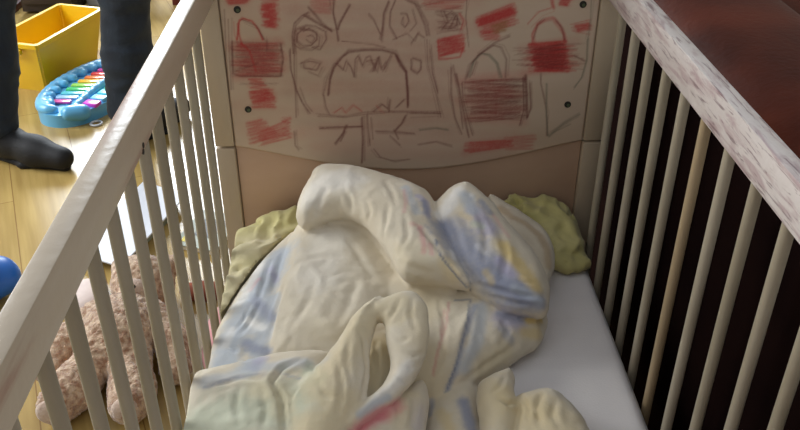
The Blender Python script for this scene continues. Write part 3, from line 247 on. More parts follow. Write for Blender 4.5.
BOARD_STROKES = [('d', 0.0025, 0.55, [[-0.3132, 0.7738], [-0.3182, 0.7107], [-0.3216, 0.6447]]), ('d', 0.002, 0.4, [[-0.3181, 0.7914], [-0.3244, 0.7016], [-0.3262, 0.6351]]), ('r', 0.00267, 0.8, [[-0.3015, 0.7379], [-0.2949, 0.77], [-0.2875, 0.7752], [-0.2727, 0.7697], [-0.2637, 0.7554], [-0.2567, 0.7373]]), ('r', 0.00333, 0.7, [[-0.2969, 0.7665], [-0.2973, 0.7451], [-0.2924, 0.725]]), ('d', 0.002, 0.5, [[-0.2911, 0.7735], [-0.2665, 0.7626], [-0.255, 0.7373]]), ('d', 0.0025, 0.6, [[-0.3105, 0.7344], [-0.3149, 0.6752], [-0.3031, 0.6693], [-0.2307, 0.6682], [-0.2248, 0.7001], [-0.2263, 0.7278]]), ('d', 0.00167, 0.5, [[-0.2498, 0.7372], [-0.2533, 0.7153]]), ('r', 0.00267, 0.6, [[-0.2953, 0.7306], [-0.2811, 0.7157], [-0.274, 0.6783]]), ('d', 0.002, 0.5, [[-0.3127, 0.6789], [-0.2692, 0.6933]]), ('d', 0.0025, 0.7, [[-0.2065, 0.711], [-0.2061, 0.7438], [-0.2012, 0.7653], [-0.1867, 0.7792], [-0.1761, 0.7844]]), ('d', 0.00233, 0.6, [[-0.2034, 0.7329], [-0.1985, 0.7545], [-0.1809, 0.7615], [-0.1638, 0.7594], [-0.1504, 0.7521]]), ('d', 0.00217, 0.6, [[-0.1828, 0.7579], [-0.1955, 0.7473], [-0.1982, 0.7329], [-0.1883, 0.7236], [-0.1743, 0.7252], [-0.1633, 0.736], [-0.1643, 0.7487], [-0.176, 0.756], [-0.1867, 0.7508]]), ('d', 0.002, 0.55, [[-0.1916, 0.7544], [-0.1677, 0.7505], [-0.1579, 0.7396], [-0.1604, 0.725], [-0.173, 0.716], [-0.1939, 0.7182], [-0.2036, 0.7293]]), ('d', 0.00333, 0.65, [[-0.1833, 0.7792], [-0.1668, 0.7684], [-0.1501, 0.7575], [-0.1383, 0.7519]]), ('d', 0.003, 0.6, [[-0.1756, 0.7931], [-0.1628, 0.7789], [-0.1532, 0.7647], [-0.1366, 0.7501]]), ('d', 0.002, 0.6, [[-0.1727, 0.7215], [-0.159, 0.7177], [-0.1477, 0.7358], [-0.1487, 0.7503]]), ('d', 0.00167, 0.5, [[-0.1823, 0.7363], [-0.1741, 0.7289], [-0.1666, 0.7379], [-0.1714, 0.7452], [-0.1803, 0.7417]]), ('d', 0.0025, 0.7, [[-0.1309, 0.8065], [-0.1336, 0.7821], [-0.1294, 0.7572], [-0.127, 0.7319]]), ('d', 0.00333, 0.7, [[-0.1041, 0.7957], [-0.1131, 0.7818], [-0.1223, 0.7643], [-0.1261, 0.7536]]), ('d', 0.00167, 0.4, [[-0.1376, 0.8065], [-0.1368, 0.7857]]), ('d', 0.00333, 0.7, [[-0.0376, 0.8019], [-0.0463, 0.781], [-0.0483, 0.7562], [-0.052, 0.7345]]), ('d', 0.00217, 0.55, [[-0.072, 0.7813], [-0.0636, 0.7706], [-0.0536, 0.7454]]), ('d', 0.00217, 0.6, [[-0.0256, 0.8052], [-0.0342, 0.7844], [-0.0361, 0.7596], [-0.024, 0.736]]), ('d', 0.00333, 0.65, [[-0.0086, 0.805], [0.0068, 0.7979], [0.0156, 0.7803], [0.0245, 0.7588], [0.0283, 0.7407]]), ('d', 0.002, 0.5, [[-0.0171, 0.7807], [-0.0068, 0.7805], [-0.0033, 0.7663], [-0.0101, 0.7557], [-0.0171, 0.7629], [-0.0136, 0.7735]]), ('d', 0.00167, 0.45, [[0.0018, 0.7875], [0.0089, 0.7626], [-0.0014, 0.7483]]), ('d', 0.00167, 0.4, [[-0.031, 0.7342], [-0.0049, 0.7448], [0.0075, 0.73], [0.016, 0.7481]]), ('d', 0.002, 0.5, [[0.0005, 0.7265], [0.0125, 0.7445], [0.0231, 0.7371]]), ('d', 0.00167, 0.4, [[0.0155, 0.7908], [0.0495, 0.8009], [0.0836, 0.8039]]), ('r', 0.00167, 0.4, [[0.0223, 0.7942], [0.0564, 0.8008]]), ('d', 0.00167, 0.45, [[-0.12, 0.7318], [-0.0713, 0.7256], [-0.0451, 0.7198]]), ('d', 0.00233, 0.65, [[-0.2113, 0.7184], [-0.2121, 0.6812], [-0.2057, 0.6428], [-0.1948, 0.6152], [-0.1833, 0.5951]]), ('d', 0.00183, 0.55, [[-0.2031, 0.7366], [-0.2068, 0.6811], [-0.2075, 0.6428], [-0.2093, 0.5876]]), ('d', 0.002, 0.6, [[0.0284, 0.7334], [0.031, 0.6851], [0.0406, 0.6505], [0.0485, 0.623], [0.0568, 0.5829]]), ('d', 0.002, 0.6, [[0.034, 0.715], [0.0403, 0.6659], [0.0501, 0.6309]]), ('d', 0.00267, 0.55, [[-0.1937, 0.6922], [-0.1777, 0.6957], [-0.1603, 0.6917], [-0.168, 0.6786], [-0.189, 0.6827], [-0.1903, 0.6903]]), ('d', 0.002, 0.4, [[-0.1823, 0.6769], [-0.1649, 0.6691], [-0.1571, 0.6841]]), ('d', 0.00333, 0.7, [[-0.1489, 0.6302], [-0.144, 0.6611], [-0.1359, 0.6838], [-0.1211, 0.7023], [-0.1085, 0.7114], [-0.0803, 0.7147], [-0.0505, 0.7143], [-0.0276, 0.7084], [-0.0188, 0.6934], [-0.0081, 0.6743], [-0.0043, 0.6318], [-0.0042, 0.6041]]), ('d', 0.002, 0.5, [[-0.1579, 0.6304], [-0.1491, 0.665], [-0.1321, 0.6913]]), ('d', 0.00217, 0.6, [[-0.1321, 0.6913], [-0.1202, 0.6779], [-0.1143, 0.6948], [-0.1058, 0.6834], [-0.101, 0.6643], [-0.0983, 0.6983], [-0.0928, 0.7056], [-0.0863, 0.6849], [-0.0788, 0.7017], [-0.0717, 0.7035], [-0.0634, 0.6751], [-0.0577, 0.7014], [-0.0526, 0.6788], [-0.0436, 0.6937], [-0.0473, 0.6787], [-0.0347, 0.7067]]), ('d', 0.00333, 0.6, [[-0.0669, 0.6752], [-0.0596, 0.6902], [-0.0559, 0.7014]]), ('d', 0.00367, 0.7, [[-0.0259, 0.7047], [-0.0188, 0.6858], [-0.0099, 0.6743]]), ('d', 0.00267, 0.55, [[0.0007, 0.6968], [0.0008, 0.678], [0.0116, 0.6702], [0.0187, 0.6777], [0.0185, 0.6928], [0.0042, 0.6986]]), ('d', 0.00233, 0.6, [[-0.0063, 0.6743], [-0.0043, 0.6298], [-0.0042, 0.6081]]), ('d', 0.002, 0.55, [[-0.1561, 0.6303], [-0.1536, 0.6066], [-0.147, 0.5905]]), ('d', 0.00233, 0.55, [[-0.169, 0.5889], [-0.1198, 0.586], [-0.083, 0.5914], [-0.0371, 0.5946], [-0.0004, 0.594], [0.0566, 0.591]]), ('d', 0.00333, 0.5, [[-0.0004, 0.592], [0.0548, 0.591]]), ('r', 0.00183, 0.5, [[-0.1396, 0.5944], [-0.1245, 0.6061], [-0.1177, 0.594], [-0.1026, 0.6097], [-0.0883, 0.5975]]), ('d', 0.00233, 0.65, [[-0.0682, 0.5972], [-0.0516, 0.6109], [-0.0407, 0.6007], [-0.037, 0.6205], [-0.0389, 0.5967]]), ('d', 0.00233, 0.6, [[-0.0261, 0.6045], [-0.0115, 0.6201]]), ('r', 0.00167, 0.4, [[-0.0626, 0.6091], [-0.0481, 0.5928]]), ('d', 0.003, 0.7, [[-0.1666, 0.5645], [-0.137, 0.566], [-0.089, 0.5672]]), ('d', 0.00367, 0.6, [[-0.1185, 0.5697], [-0.1246, 0.5534], [-0.1402, 0.533]]), ('d', 0.002, 0.5, [[-0.1207, 0.5575], [-0.1289, 0.5369]]), ('d', 0.003, 0.7, [[-0.0886, 0.5855], [-0.0878, 0.5403], [-0.0908, 0.4917]]), ('d', 0.00217, 0.6, [[-0.0793, 0.5913], [-0.0781, 0.5608], [-0.075, 0.5275]]), ('d', 0.00183, 0.5, [[-0.0721, 0.5852], [-0.0692, 0.54]]), ('d', 0.00217, 0.5, [[-0.0677, 0.519], [-0.0566, 0.5018], [-0.0283, 0.4926], [0.0002, 0.4964]]), ('d', 0.00267, 0.55, [[-0.0633, 0.5564], [-0.0281, 0.5537], [0.0073, 0.551]]), ('d', 0.003, 0.65, [[-0.0078, 0.5881], [-0.0151, 0.572], [-0.0281, 0.5558]]), ('d', 0.002, 0.5, [[-0.0374, 0.5477], [-0.0188, 0.5265]]), ('d', 0.002, 0.5, [[-0.0299, 0.5579], [-0.0225, 0.5391]]), ('g', 0.003, 0.5, [[0.0184, 0.557], [0.0481, 0.5606], [0.0706, 0.5561]]), ('d', 0.0025, 0.45, [[0.015, 0.5279], [0.0487, 0.5336], [0.079, 0.5246]]), ('d', 0.00167, 0.35, [[-0.2405, 0.655], [-0.3044, 0.656]]), ('d', 0.00267, 0.5, [[-0.2148, 0.5592], [-0.2148, 0.5302], [-0.2079, 0.5217]]), ('d', 0.00183, 0.4, [[-0.1983, 0.6466], [-0.1894, 0.6151], [-0.1794, 0.5991]]), ('g', 0.00267, 0.6, [[0.107, 0.6611], [0.1128, 0.6914], [0.1263, 0.7062], [0.1406, 0.7042], [0.1559, 0.687], [0.1648, 0.6602]]), ('d', 0.0025, 0.55, [[0.1, 0.6573], [0.106, 0.684], [0.1194, 0.7026], [0.1468, 0.7208], [0.1612, 0.7169], [0.1715, 0.6943], [0.172, 0.6601]]), ('d', 0.00267, 0.5, [[0.1194, 0.7026], [0.1466, 0.7245], [0.174, 0.7369]]), ('d', 0.00217, 0.5, [[0.1104, 0.6649], [0.1182, 0.6914]]), ('d', 0.00233, 0.6, [[0.0722, 0.6807], [0.0738, 0.6285], [0.0827, 0.5825], [0.097, 0.5473]]), ('d', 0.00267, 0.65, [[0.0815, 0.6691], [0.0899, 0.6381], [0.1014, 0.5781], [0.1104, 0.5408]]), ('d', 0.00217, 0.6, [[0.093, 0.6497], [0.0961, 0.6183], [0.1069, 0.578], [0.1177, 0.5448]]), ('d', 0.002, 0.5, [[0.0756, 0.6844], [0.0885, 0.6263], [0.0985, 0.5576]]), ('d', 0.004, 0.75, [[0.2079, 0.6634], [0.2127, 0.6263], [0.2164, 0.5801]]), ('d', 0.00233, 0.6, [[0.2028, 0.6596], [0.2095, 0.5964], [0.2046, 0.564]]), ('d', 0.00267, 0.6, [[0.2164, 0.6478], [0.2225, 0.5962], [0.2167, 0.576]]), ('d', 0.00233, 0.5, [[0.2348, 0.6668], [0.2365, 0.6474], [0.2525, 0.5917], [0.2571, 0.5423]]), ('g', 0.00233, 0.5, [[0.2474, 0.6473], [0.2525, 0.5917], [0.259, 0.5422]]), ('g', 0.00267, 0.6, [[0.2611, 0.5401], [0.2867, 0.5666], [0.3147, 0.5845]]), ('g', 0.002, 0.5, [[0.2662, 0.5463], [0.3001, 0.5643]]), ('g', 0.00233, 0.55, [[0.3125, 0.7296], [0.3151, 0.6923], [0.31, 0.6579], [0.2994, 0.6386]]), ('g', 0.002, 0.45, [[0.3109, 0.8013], [0.3135, 0.7659], [0.3125, 0.7296]]), ('r', 0.00433, 0.6, [[0.2156, 0.7235], [0.2141, 0.7419], [0.2213, 0.7599], [0.2345, 0.7686], [0.2466, 0.7703], [0.2602, 0.7558], [0.2687, 0.7411], [0.272, 0.7264]]), ('d', 0.002, 0.5, [[0.2167, 0.7309], [0.2216, 0.7562], [0.2329, 0.7669]]), ('d', 0.002, 0.5, [[0.2521, 0.7666], [0.2641, 0.7521], [0.2716, 0.7301]]), ('r', 0.002, 0.5, [[0.2038, 0.7601], [0.2229, 0.7812], [0.2431, 0.7881]]), ('r', 0.005, 0.55, [[0.2418, 0.8021], [0.2466, 0.788]]), ('d', 0.00217, 0.5, [[0.2909, 0.7001], [0.3119, 0.6885]]), ('d', 0.00167, 0.45, [[0.0956, 0.8038], [0.0952, 0.7722], [0.1004, 0.7324], [0.1028, 0.7177]]), ('r', 0.00267, 0.6, [[0.0846, 0.7794], [0.092, 0.7651], [0.0874, 0.7508]]), ('d', 0.00233, 0.6, [[0.0568, 0.7833], [0.0643, 0.7654], [0.0542, 0.7512], [0.0681, 0.7546], [0.0778, 0.7759], [0.0852, 0.7616]]), ('d', 0.002, 0.6, [[0.0605, 0.7762], [0.0706, 0.7831], [0.0812, 0.7759], [0.0801, 0.7581], [0.0647, 0.7511]]), ('r', 0.00267, 0.55, [[0.0477, 0.7332], [0.0504, 0.6961], [0.0592, 0.696], [0.0876, 0.6993], [0.0936, 0.7252]])]
BOARD_SCRIBBLES = [('d', 0.00333, 0.34, [[-0.3105, 0.7344], [-0.2261, 0.7296], [-0.2271, 0.6681], [-0.3155, 0.6695]], 22), ('r', 0.00267, 0.35, [[-0.3088, 0.7344], [-0.2279, 0.7296], [-0.229, 0.6663], [-0.3139, 0.6676]], 14), ('d', 0.00167, 0.4, [[-0.3091, 0.7307], [-0.2281, 0.726], [-0.2323, 0.6701], [-0.3131, 0.6751]], 12), ('r', 0.00433, 0.7, [[-0.253, 0.801], [-0.231, 0.8007], [-0.2326, 0.7586], [-0.2531, 0.7588]], 12), ('r', 0.00367, 0.4, [[-0.2541, 0.8079], [-0.2238, 0.8076], [-0.2277, 0.7549], [-0.2563, 0.7624]], 9), ('r', 0.005, 0.7, [[-0.3128, 0.8086], [-0.2726, 0.8081], [-0.2831, 0.8031], [-0.3104, 0.7999]], 6), ('r', 0.00367, 0.5, [[-0.2892, 0.6672], [-0.2648, 0.663], [-0.2447, 0.6239], [-0.2889, 0.6129]], 12), ('r', 0.004, 0.5, [[-0.2881, 0.6403], [-0.2468, 0.6435], [-0.2441, 0.6081], [-0.2858, 0.6069]], 12), ('r', 0.00367, 0.42, [[-0.3009, 0.5811], [-0.2715, 0.5846], [-0.2411, 0.5515], [-0.2982, 0.5318]], 14), ('r', 0.00333, 0.4, [[-0.2809, 0.5604], [-0.2205, 0.5837], [-0.2193, 0.5469], [-0.2836, 0.5294]], 10), ('r', 0.00267, 0.35, [[-0.2348, 0.588], [-0.2202, 0.5878], [-0.2193, 0.5469], [-0.2377, 0.5473]], 6), ('r', 0.005, 0.75, [[0.1145, 0.7666], [0.1773, 0.7888], [0.1815, 0.7782], [0.1202, 0.7576]], 10), ('r', 0.004, 0.45, [[0.1158, 0.7755], [0.1768, 0.7959], [0.1863, 0.7603], [0.1211, 0.7395]], 14), ('r', 0.00367, 0.45, [[0.1207, 0.7467], [0.1558, 0.7463], [0.1567, 0.7317], [0.1286, 0.7302]], 6), ('m', 0.004, 0.5, [[0.1411, 0.7573], [0.1686, 0.7641], [0.1663, 0.7461], [0.1455, 0.7428]], 5), ('r', 0.004, 0.6, [[0.0459, 0.7332], [0.0913, 0.7399], [0.0941, 0.7141], [0.052, 0.6998]], 12), ('r', 0.00267, 0.4, [[0.0476, 0.7368], [0.0946, 0.7434], [0.0978, 0.7104], [0.0521, 0.6961]], 8), ('r', 0.00467, 0.75, [[0.2085, 0.7236], [0.2738, 0.7264], [0.2869, 0.6698], [0.2218, 0.6708]], 22), ('r', 0.00333, 0.4, [[0.2005, 0.7126], [0.2924, 0.7188], [0.3014, 0.6696], [0.2073, 0.671]], 10), ('d', 0.00217, 0.5, [[0.2109, 0.7162], [0.2742, 0.7227], [0.2829, 0.6737], [0.2251, 0.6746]], 10), ('d', 0.00167, 0.35, [[0.1786, 0.7203], [0.3062, 0.7223], [0.3119, 0.6733], [0.1815, 0.6791]], 8), ('r', 0.00433, 0.7, [[0.2573, 0.8019], [0.2746, 0.8017], [0.269, 0.7895], [0.2565, 0.7932]], 5), ('r', 0.00433, 0.6, [[0.2883, 0.7554], [0.3126, 0.7587], [0.3139, 0.7478], [0.2931, 0.7445]], 5), ('r', 0.002, 0.3, [[0.277, 0.7627], [0.3152, 0.7658], [0.3187, 0.7368], [0.2829, 0.7409]], 4), ('d', 0.00367, 0.42, [[0.0945, 0.6574], [0.2049, 0.6557], [0.2108, 0.5802], [0.111, 0.5697]], 14), ('d', 0.00233, 0.45, [[0.0891, 0.6575], [0.2084, 0.6576], [0.2152, 0.572], [0.1071, 0.5739]], 14), ('r', 0.005, 0.55, [[0.1071, 0.5304], [0.1918, 0.533], [0.1927, 0.5203], [0.1062, 0.5071]], 10), ('r', 0.00333, 0.3, [[0.1779, 0.5437], [0.2363, 0.5427], [0.235, 0.5132], [0.182, 0.5099]], 8), ('d', 0.002, 0.3, [[-0.0789, 0.698], [-0.0612, 0.6977], [-0.0614, 0.6865], [-0.0791, 0.6867]], 3), ('d', 0.00217, 0.4, [[0.0429, 0.7905], [0.0875, 0.7934], [0.0894, 0.7435], [0.0474, 0.7441]], 9), ('r', 0.00233, 0.3, [[0.0153, 0.8047], [0.0939, 0.8038], [0.0946, 0.7863], [0.0224, 0.7872]], 7), ('r', 0.00417, 0.25, [[-0.1715, 0.8069], [-0.1309, 0.8065], [-0.1387, 0.7822], [-0.166, 0.7825]], 8), ('d', 0.02333, 0.12, [[-0.2064, 0.79], [0.0499, 0.7869], [0.0742, 0.5581], [-0.2218, 0.5634]], 16), ('r', 0.02667, 0.13, [[-0.2052, 0.8073], [0.1179, 0.8035], [0.21, 0.4922], [-0.2074, 0.5005]], 14), ('r', 0.02333, 0.08, [[-0.3061, 0.8085], [-0.1883, 0.8071], [-0.2047, 0.5425], [-0.3155, 0.5446]], 10), ('r', 0.01667, 0.22, [[0.0798, 0.6672], [0.206, 0.6653], [0.2138, 0.5658], [0.1018, 0.5678]], 6), ('r', 0.015, 0.3, [[-0.3105, 0.7344], [-0.2259, 0.7332], [-0.2273, 0.6662], [-0.3157, 0.6676]], 5), ('r', 0.015, 0.15, [[0.192, 0.7312], [0.2983, 0.7298], [0.3055, 0.6657], [0.1968, 0.6674]], 5)]
TOP = .340     # mattress top
DF = {}
def duvet_mesh(wrinkles):
    fl = Field((-.36, -.80, .30), (.36, .02, .58), .004); f = fl.blank()
    for k, zs, prims in DUVET: f = smin(f, fl.lobe(prims, k), .0025)
    f = np.minimum(f, np.minimum.accumulate(f[:, :, ::-1], axis=2)[:, :, ::-1]+.016)
    near = np.abs(f) < .03; g = np.argwhere(near); P = fl.lo+g*fl.h
    n1 = vnoise(P, 9, 3); wq = P+.02*np.stack([vnoise(P, 14, 5), vnoise(P, 14, 6), vnoise(P, 14, 7)], 1)
    r = 1-np.abs(vnoise(wq*np.array([1, .6, 1.2]), 20, 9))*2.2
    r2 = 1-np.abs(vnoise(wq*np.array([1, .8, 1]), 42, 19))*2.2
    n3 = np.clip(1-np.abs(vnoise(wq*np.array([1, .75, 1]), 15, 33))*3.2, 0, 1)**3*np.clip(.5+1.6*vnoise(P, 8, 34), 0, 1); n4 = np.clip(1-np.abs(vnoise(wq*np.array([.8, 1.1, 1]), 27, 43))*3, 0, 1)**3*np.clip(.3+1.8*vnoise(P, 10, 44), 0, 1)
    f[near] += .0045*n1-.0010*np.clip(r, -1, 1)-.0006*np.clip(r2, -1, 1)-.0020*n3+.0018*n4
    P = None
    zz = fl.lo[2]+np.arange(fl.n[2])*fl.h; f = np.maximum(f, (TOP+.002-zz)[None, None, :])
    xx = fl.lo[0]+np.arange(fl.n[0])*fl.h; f = np.maximum(f, (np.abs(xx)-.331)[:, None, None])
    yy = fl.lo[1]+np.arange(fl.n[1])*fl.h; f = np.maximum(f, (yy+.026)[None, :, None])
    DF['f'] = f; DF['g'] = fl
    V, F = fl.extract(f); V = relax(V, F, 1)
    if wrinkles:
        N = vnormals(V, F); D = np.zeros(len(V))
        for w, dp, pts in wrinkles:
            d, t = poly_dist(V, pts); tap = np.sin(np.clip(t, .04, .96)*math.pi)**.5
            D += dp*tap*(-np.exp(-(d/w)**2)+.45*np.exp(-((d-2*w)/w)**2))
        D += .0006*vnoise(V, 70, 21)+.0009*vnoise(V, 34, 22)
        D *= np.clip((V[:, 2]-TOP-.004)/.01, 0, 1); V = V+N*D[:, None]
        V = relax(V, F, 1, .3); V[:, 2] = np.maximum(V[:, 2], TOP+.0015); V[:, 0] = np.clip(V[:, 0], -.3315, .3315); V[:, 1] = np.minimum(V[:, 1], -.025)
    return V, F
if globals().get('ONLY_DUVET'): raise SystemExit
# ================================================================== setting
m_floor = bpy.data.materials.new('laminate'); m_floor.use_nodes = True
def floor_nodes(m):
    N = m.node_tree.nodes; L = m.node_tree.links; b = N['Principled BSDF']; tc = N.new('ShaderNodeTexCoord'); mp = N.new('ShaderNodeMapping'); mp.inputs['Rotation'].default_value = (0, 0, math.radians(68)); L.new(tc.outputs['Object'], mp.inputs[0])
    br = N.new('ShaderNodeTexBrick'); br.inputs['Scale'].default_value = 1; br.inputs['Brick Width'].default_value = 1.2; br.inputs['Row Height'].default_value = .19; br.inputs['Mortar Size'].default_value = .0015
    br.inputs['Color1'].default_value = (*srgb((196, 168, 104)), 1); br.inputs['Color2'].default_value = (*srgb((182, 154, 92)), 1); br.inputs['Mortar'].default_value = (*srgb((150, 118, 70)), 1); L.new(mp.outputs[0], br.inputs[0])
    m2 = N.new('ShaderNodeMapping'); m2.inputs['Scale'].default_value = (2, 30, 2); L.new(mp.outputs[0], m2.inputs[0]); nz = N.new('ShaderNodeTexNoise'); nz.inputs['Detail'].default_value = 6; nz.inputs['Scale'].default_value = 1.5; L.new(m2.outputs[0], nz.inputs[0])
    r = N.new('ShaderNodeValToRGB'); r.color_ramp.elements[0].position = .3; r.color_ramp.elements[0].color = (.72, .68, .62, 1); r.color_ramp.elements[1].position = .7; r.color_ramp.elements[1].color = (1, 1, 1, 1); L.new(nz.outputs[0], r.inputs[0])
    mx = N.new('ShaderNodeMix'); mx.data_type = 'RGBA'; mx.blend_type = 'MULTIPLY'; mx.inputs[0].default_value = 1; L.new(br.outputs[0], mx.inputs[6]); L.new(r.outputs[0], mx.inputs[7]); L.new(mx.outputs[2], b.inputs['Base Color'])
    b.inputs['Roughness'].default_value = .26
floor_nodes(m_floor)
m_wall = mat('wall_paint', (205, 200, 190), .85, (198, 192, 182), (1, 1, 1), bump=.1, bscale=200)
m_white = mat('white_paint', (225, 222, 215), .4)
struct(box('floor', (-.4, 1.0, -.05), (5.2, 6.4, .1), m_floor, bev=0))
def wall_with_hole(name, axis, pos, a0, a1, h, ha0, ha1, hz0, hz1, sgn):
    bm = bmesh.new(); t = .12; c = pos+sgn*t/2
    for (u0, u1, z0, z1) in ((a0, ha0, 0, h), (ha1, a1, 0, h), (ha0, ha1, 0, hz0), (ha0, ha1, hz1, h)):
        ce = ((u0+u1)/2, c, (z0+z1)/2) if axis == 'x' else (c, (u0+u1)/2, (z0+z1)/2)
        s = (u1-u0, t, z1-z0) if axis == 'x' else (t, u1-u0, z1-z0); bx(bm, ce, s, 0)
    return struct(bm_obj(name, bm, m_wall, smooth=False))
wall_with_hole('wall_back', 'x', 4.0, -3.0, 2.2, 2.6, -2.15, -.95, 1.05, 2.4, 1)
wall_with_hole('wall_left', 'y', -3.0, -2.2, 4.12, 2.6, -.1, 1.6, .95, 2.4, -1)
struct(box('wall_right', (2.26, 1.0, 1.3), (.12, 6.4, 2.6), m_wall, bev=0))
m_glass = bpy.data.materials.new('window_glass'); m_glass.use_nodes = True
_b = m_glass.node_tree.nodes['Principled BSDF']; _b.inputs['Transmission Weight'].default_value = 1; _b.inputs['Roughness'].default_value = 0; _b.inputs['IOR'].default_value = 1.45
def window(n, axis, pos, a0, a1, z0, z1):
    w = bpy.data.objects.new(n, None); COL.objects.link(w); w.location = ((a0+a1)/2, pos, z0) if axis == 'x' else (pos, (a0+a1)/2, z0); struct(w)
    bm = bmesh.new(); q = (lambda u, z: (u, pos, z)) if axis == 'x' else (lambda u, z: (pos, u, z)); sz = (lambda a, b: (a, .06, b)) if axis == 'x' else (lambda a, b: (.06, a, b))
    for u in (a0+.03, (a0+a1)/2, a1-.03): bx(bm, q(u, (z0+z1)/2), sz(.06, z1-z0), .004)
    for z in (z0+.03, z1-.03): bx(bm, q((a0+a1)/2, z), sz(a1-a0, .06), .004)
    bm_obj('window_frame', bm, m_white, w)
    box('glass_pane', q((a0+a1)/2, (z0+z1)/2), (a1-a0-.06, .006, z1-z0-.06) if axis == 'x' else (.006, a1-a0-.06, z1-z0-.06), m_glass, w, 0)
window('window_1', 'x', 4.07, -2.14, -.96, 1.06, 2.39)
window('window_2', 'y', -3.07, -.09, 1.59, .96, 2.39)
struct(box('baseboard_back', (-.4, 3.99, .04), (5.18, .018, .08), m_white)); struct(box('baseboard_left', (-2.99, .95, .04), (.018, 6.0, .08), m_white))
# ================================================================== cot
Y0, Y1 = .0, -1.40
m_wood = mat('whitewashed_pine', (190, 172, 146), .42, (172, 152, 124), (3, 3, 1.2), detail=6, bump=.12, bscale=40)
m_bar = mat('pine_bar', (166, 155, 134), .5, (146, 135, 112), (14, 14, 2.5), detail=5, bump=.1, bscale=60)
m_rail = mat('pine_rail', (200, 186, 165), .38, (186, 168, 142), (14, 1.2, 14), detail=6, bump=.25, bscale=50)
m_rail_worn = mat('worn_pine_rail', (206, 197, 190), .32, (192, 182, 174), (18, 2.0, 18), detail=6, bump=.45, bscale=60)
node_streaks(m_rail, (150, 92, 76), (26, 3.5, 30), .56, .72, .55)
node_streaks(m_rail_worn, (150, 118, 120), (120, 16, 110), .50, .64, .6)
node_streaks(m_rail_worn, (104, 76, 80), (240, 22, 260), .57, .64, .7)
cot = empty('cot', (0, -.7, 0), 'cream wooden cot with slatted sides and crayon-scribbled headboard', 'cot')
RX = .330; RT = .0225; ZR = .862
def rail_profile(sx):
    """top rail, softly rounded square section"""
    bm = bmesh.new(); bx(bm, (sx*(RX+RT/2), (Y0+Y1)/2, ZR-.0255), (RT, Y0-Y1-.004, .051), .0022, 2); return bm
o = bm_obj('top_rail', rail_profile(-1), m_rail, cot); o['label'] = 'left top rail with crayon rubs'
o = bm_obj('top_rail', rail_profile(1), m_rail_worn, cot); o['label'] = 'right top rail, whiter and scratched by gnawing'
for sx in (-1, 1): box('bottom_rail', (sx*(RX+RT/2), (Y0+Y1)/2, .225), (RT, Y0-Y1-.004, .05), m_wood, cot, .003)
m_barT = mat('darker_pine_bar', (164, 143, 110), .5, (148, 128, 96), (14, 14, 2.5), detail=5, bump=.1, bscale=60)
for sx, y0, pit, br in ((-1, -.143, .0745, .0074), (1, -.088, .0795, .0073)):
    k = 0
    while y0-k*pit > Y1+.05:
        y = y0-k*pit; bm = bmesh.new(); cyl(bm, (sx*(RX+RT/2), y, .245), (sx*(RX+RT/2), y, ZR-.045), br, 20)
        bm_obj('bar', bm, m_barT if (sx == 1 and k == 5) else m_bar, cot); k += 1
# posts: two square-section posts at each end
for py, hh, nm in ((.0, 1.0, 'head'), (Y1-.036, .90, 'foot')):
    for sx in (-1, 1):
        bm = bmesh.new(); x = sx*.3450
        bx(bm, (x, py+.018, .2645), (.035, .036, .525), .003, 2); bx(bm, (x, py+.018, .5295+(hh-.5295)/2), (.035, .036, hh-.5295-.002), .003, 2)
        bm_obj('corner_post', bm, m_wood, cot)
def zlow(x): return .529-.056*np.cos(np.clip(x/.327, -1, 1)*math.pi/2)**1.15
# lower headboard board
m_board = mat('pine_board', (198, 166, 138), .5, (182, 148, 120), (1.6, 3, 5), detail=6, bump=.15, bscale=30)
box('lower_board', (0, .017, .39), (.652, .016, .36), m_board, cot, .002)
# upper headboard panel: child's crayon drawing is a colour pattern on its front face
m_panel = mat('crayoned_board', (255, 255, 255), .5, (236, 230, 222), (2, 3, 7), detail=6, bump=.15, bscale=30, vcol='paint')
NX, NZ = 430, 250
ztop = .99
xs = np.linspace(-.3265, .3265, NX+1); tz = np.linspace(0, 1, NZ+1)**1.12
XX, TT = np.meshgrid(xs, tz, indexing='ij'); ZL = zlow(XX); ZT = ztop-.02*(XX/.33)**2; ZZ = ZL+(ZT-ZL)*TT
edge = np.minimum(np.minimum(ZZ-ZL, XX+.3265), .3265-XX); YY = .003+.003*np.clip(1-edge/.004, 0, 1)**2
V = np.stack([XX, YY, ZZ], -1).reshape(-1, 3); I = np.arange((NX+1)*(NZ+1)).reshape(NX+1, NZ+1)
F = np.stack([I[:-1, :-1], I[1:, :-1], I[1:, 1:], I[:-1, 1:]], -1).reshape(-1, 4).tolist()
# back and edges of the panel
rim = list(I[:, 0])+list(I[-1, 1:])+list(I[::-1, -1][1:])+list(I[0, ::-1][1:-1]); nb = len(V)
VB = V[rim].copy(); VB[:, 1] = .022; V = np.concatenate([V, VB]); nr = len(rim)
for i in range(nr): F.append([int(rim[i]), nb+i, nb+(i+1) % nr, int(rim[(i+1) % nr])])
F.append([nb+i for i in range(nr)])
basec = np.array(srgb((198, 176, 152))); PC = np.tile(basec, (len(V), 1)); nf = (NX+1)*(NZ+1)
P2 = np.stack([V[:nf, 0], V[:nf, 2]], 1); P3 = np.stack([V[:nf, 0], 0*V[:nf, 0], V[:nf, 2]], 1)
gr = .5+.5*vnoise(P3, 420, 2); gr2 = .5+.5*vnoise(P3, 60, 4); CC = {'r': srgb((182, 36, 36)), 'd': srgb((102, 40, 34)), 'g': srgb((92, 96, 76)), 'm': srgb((150, 100, 50))}
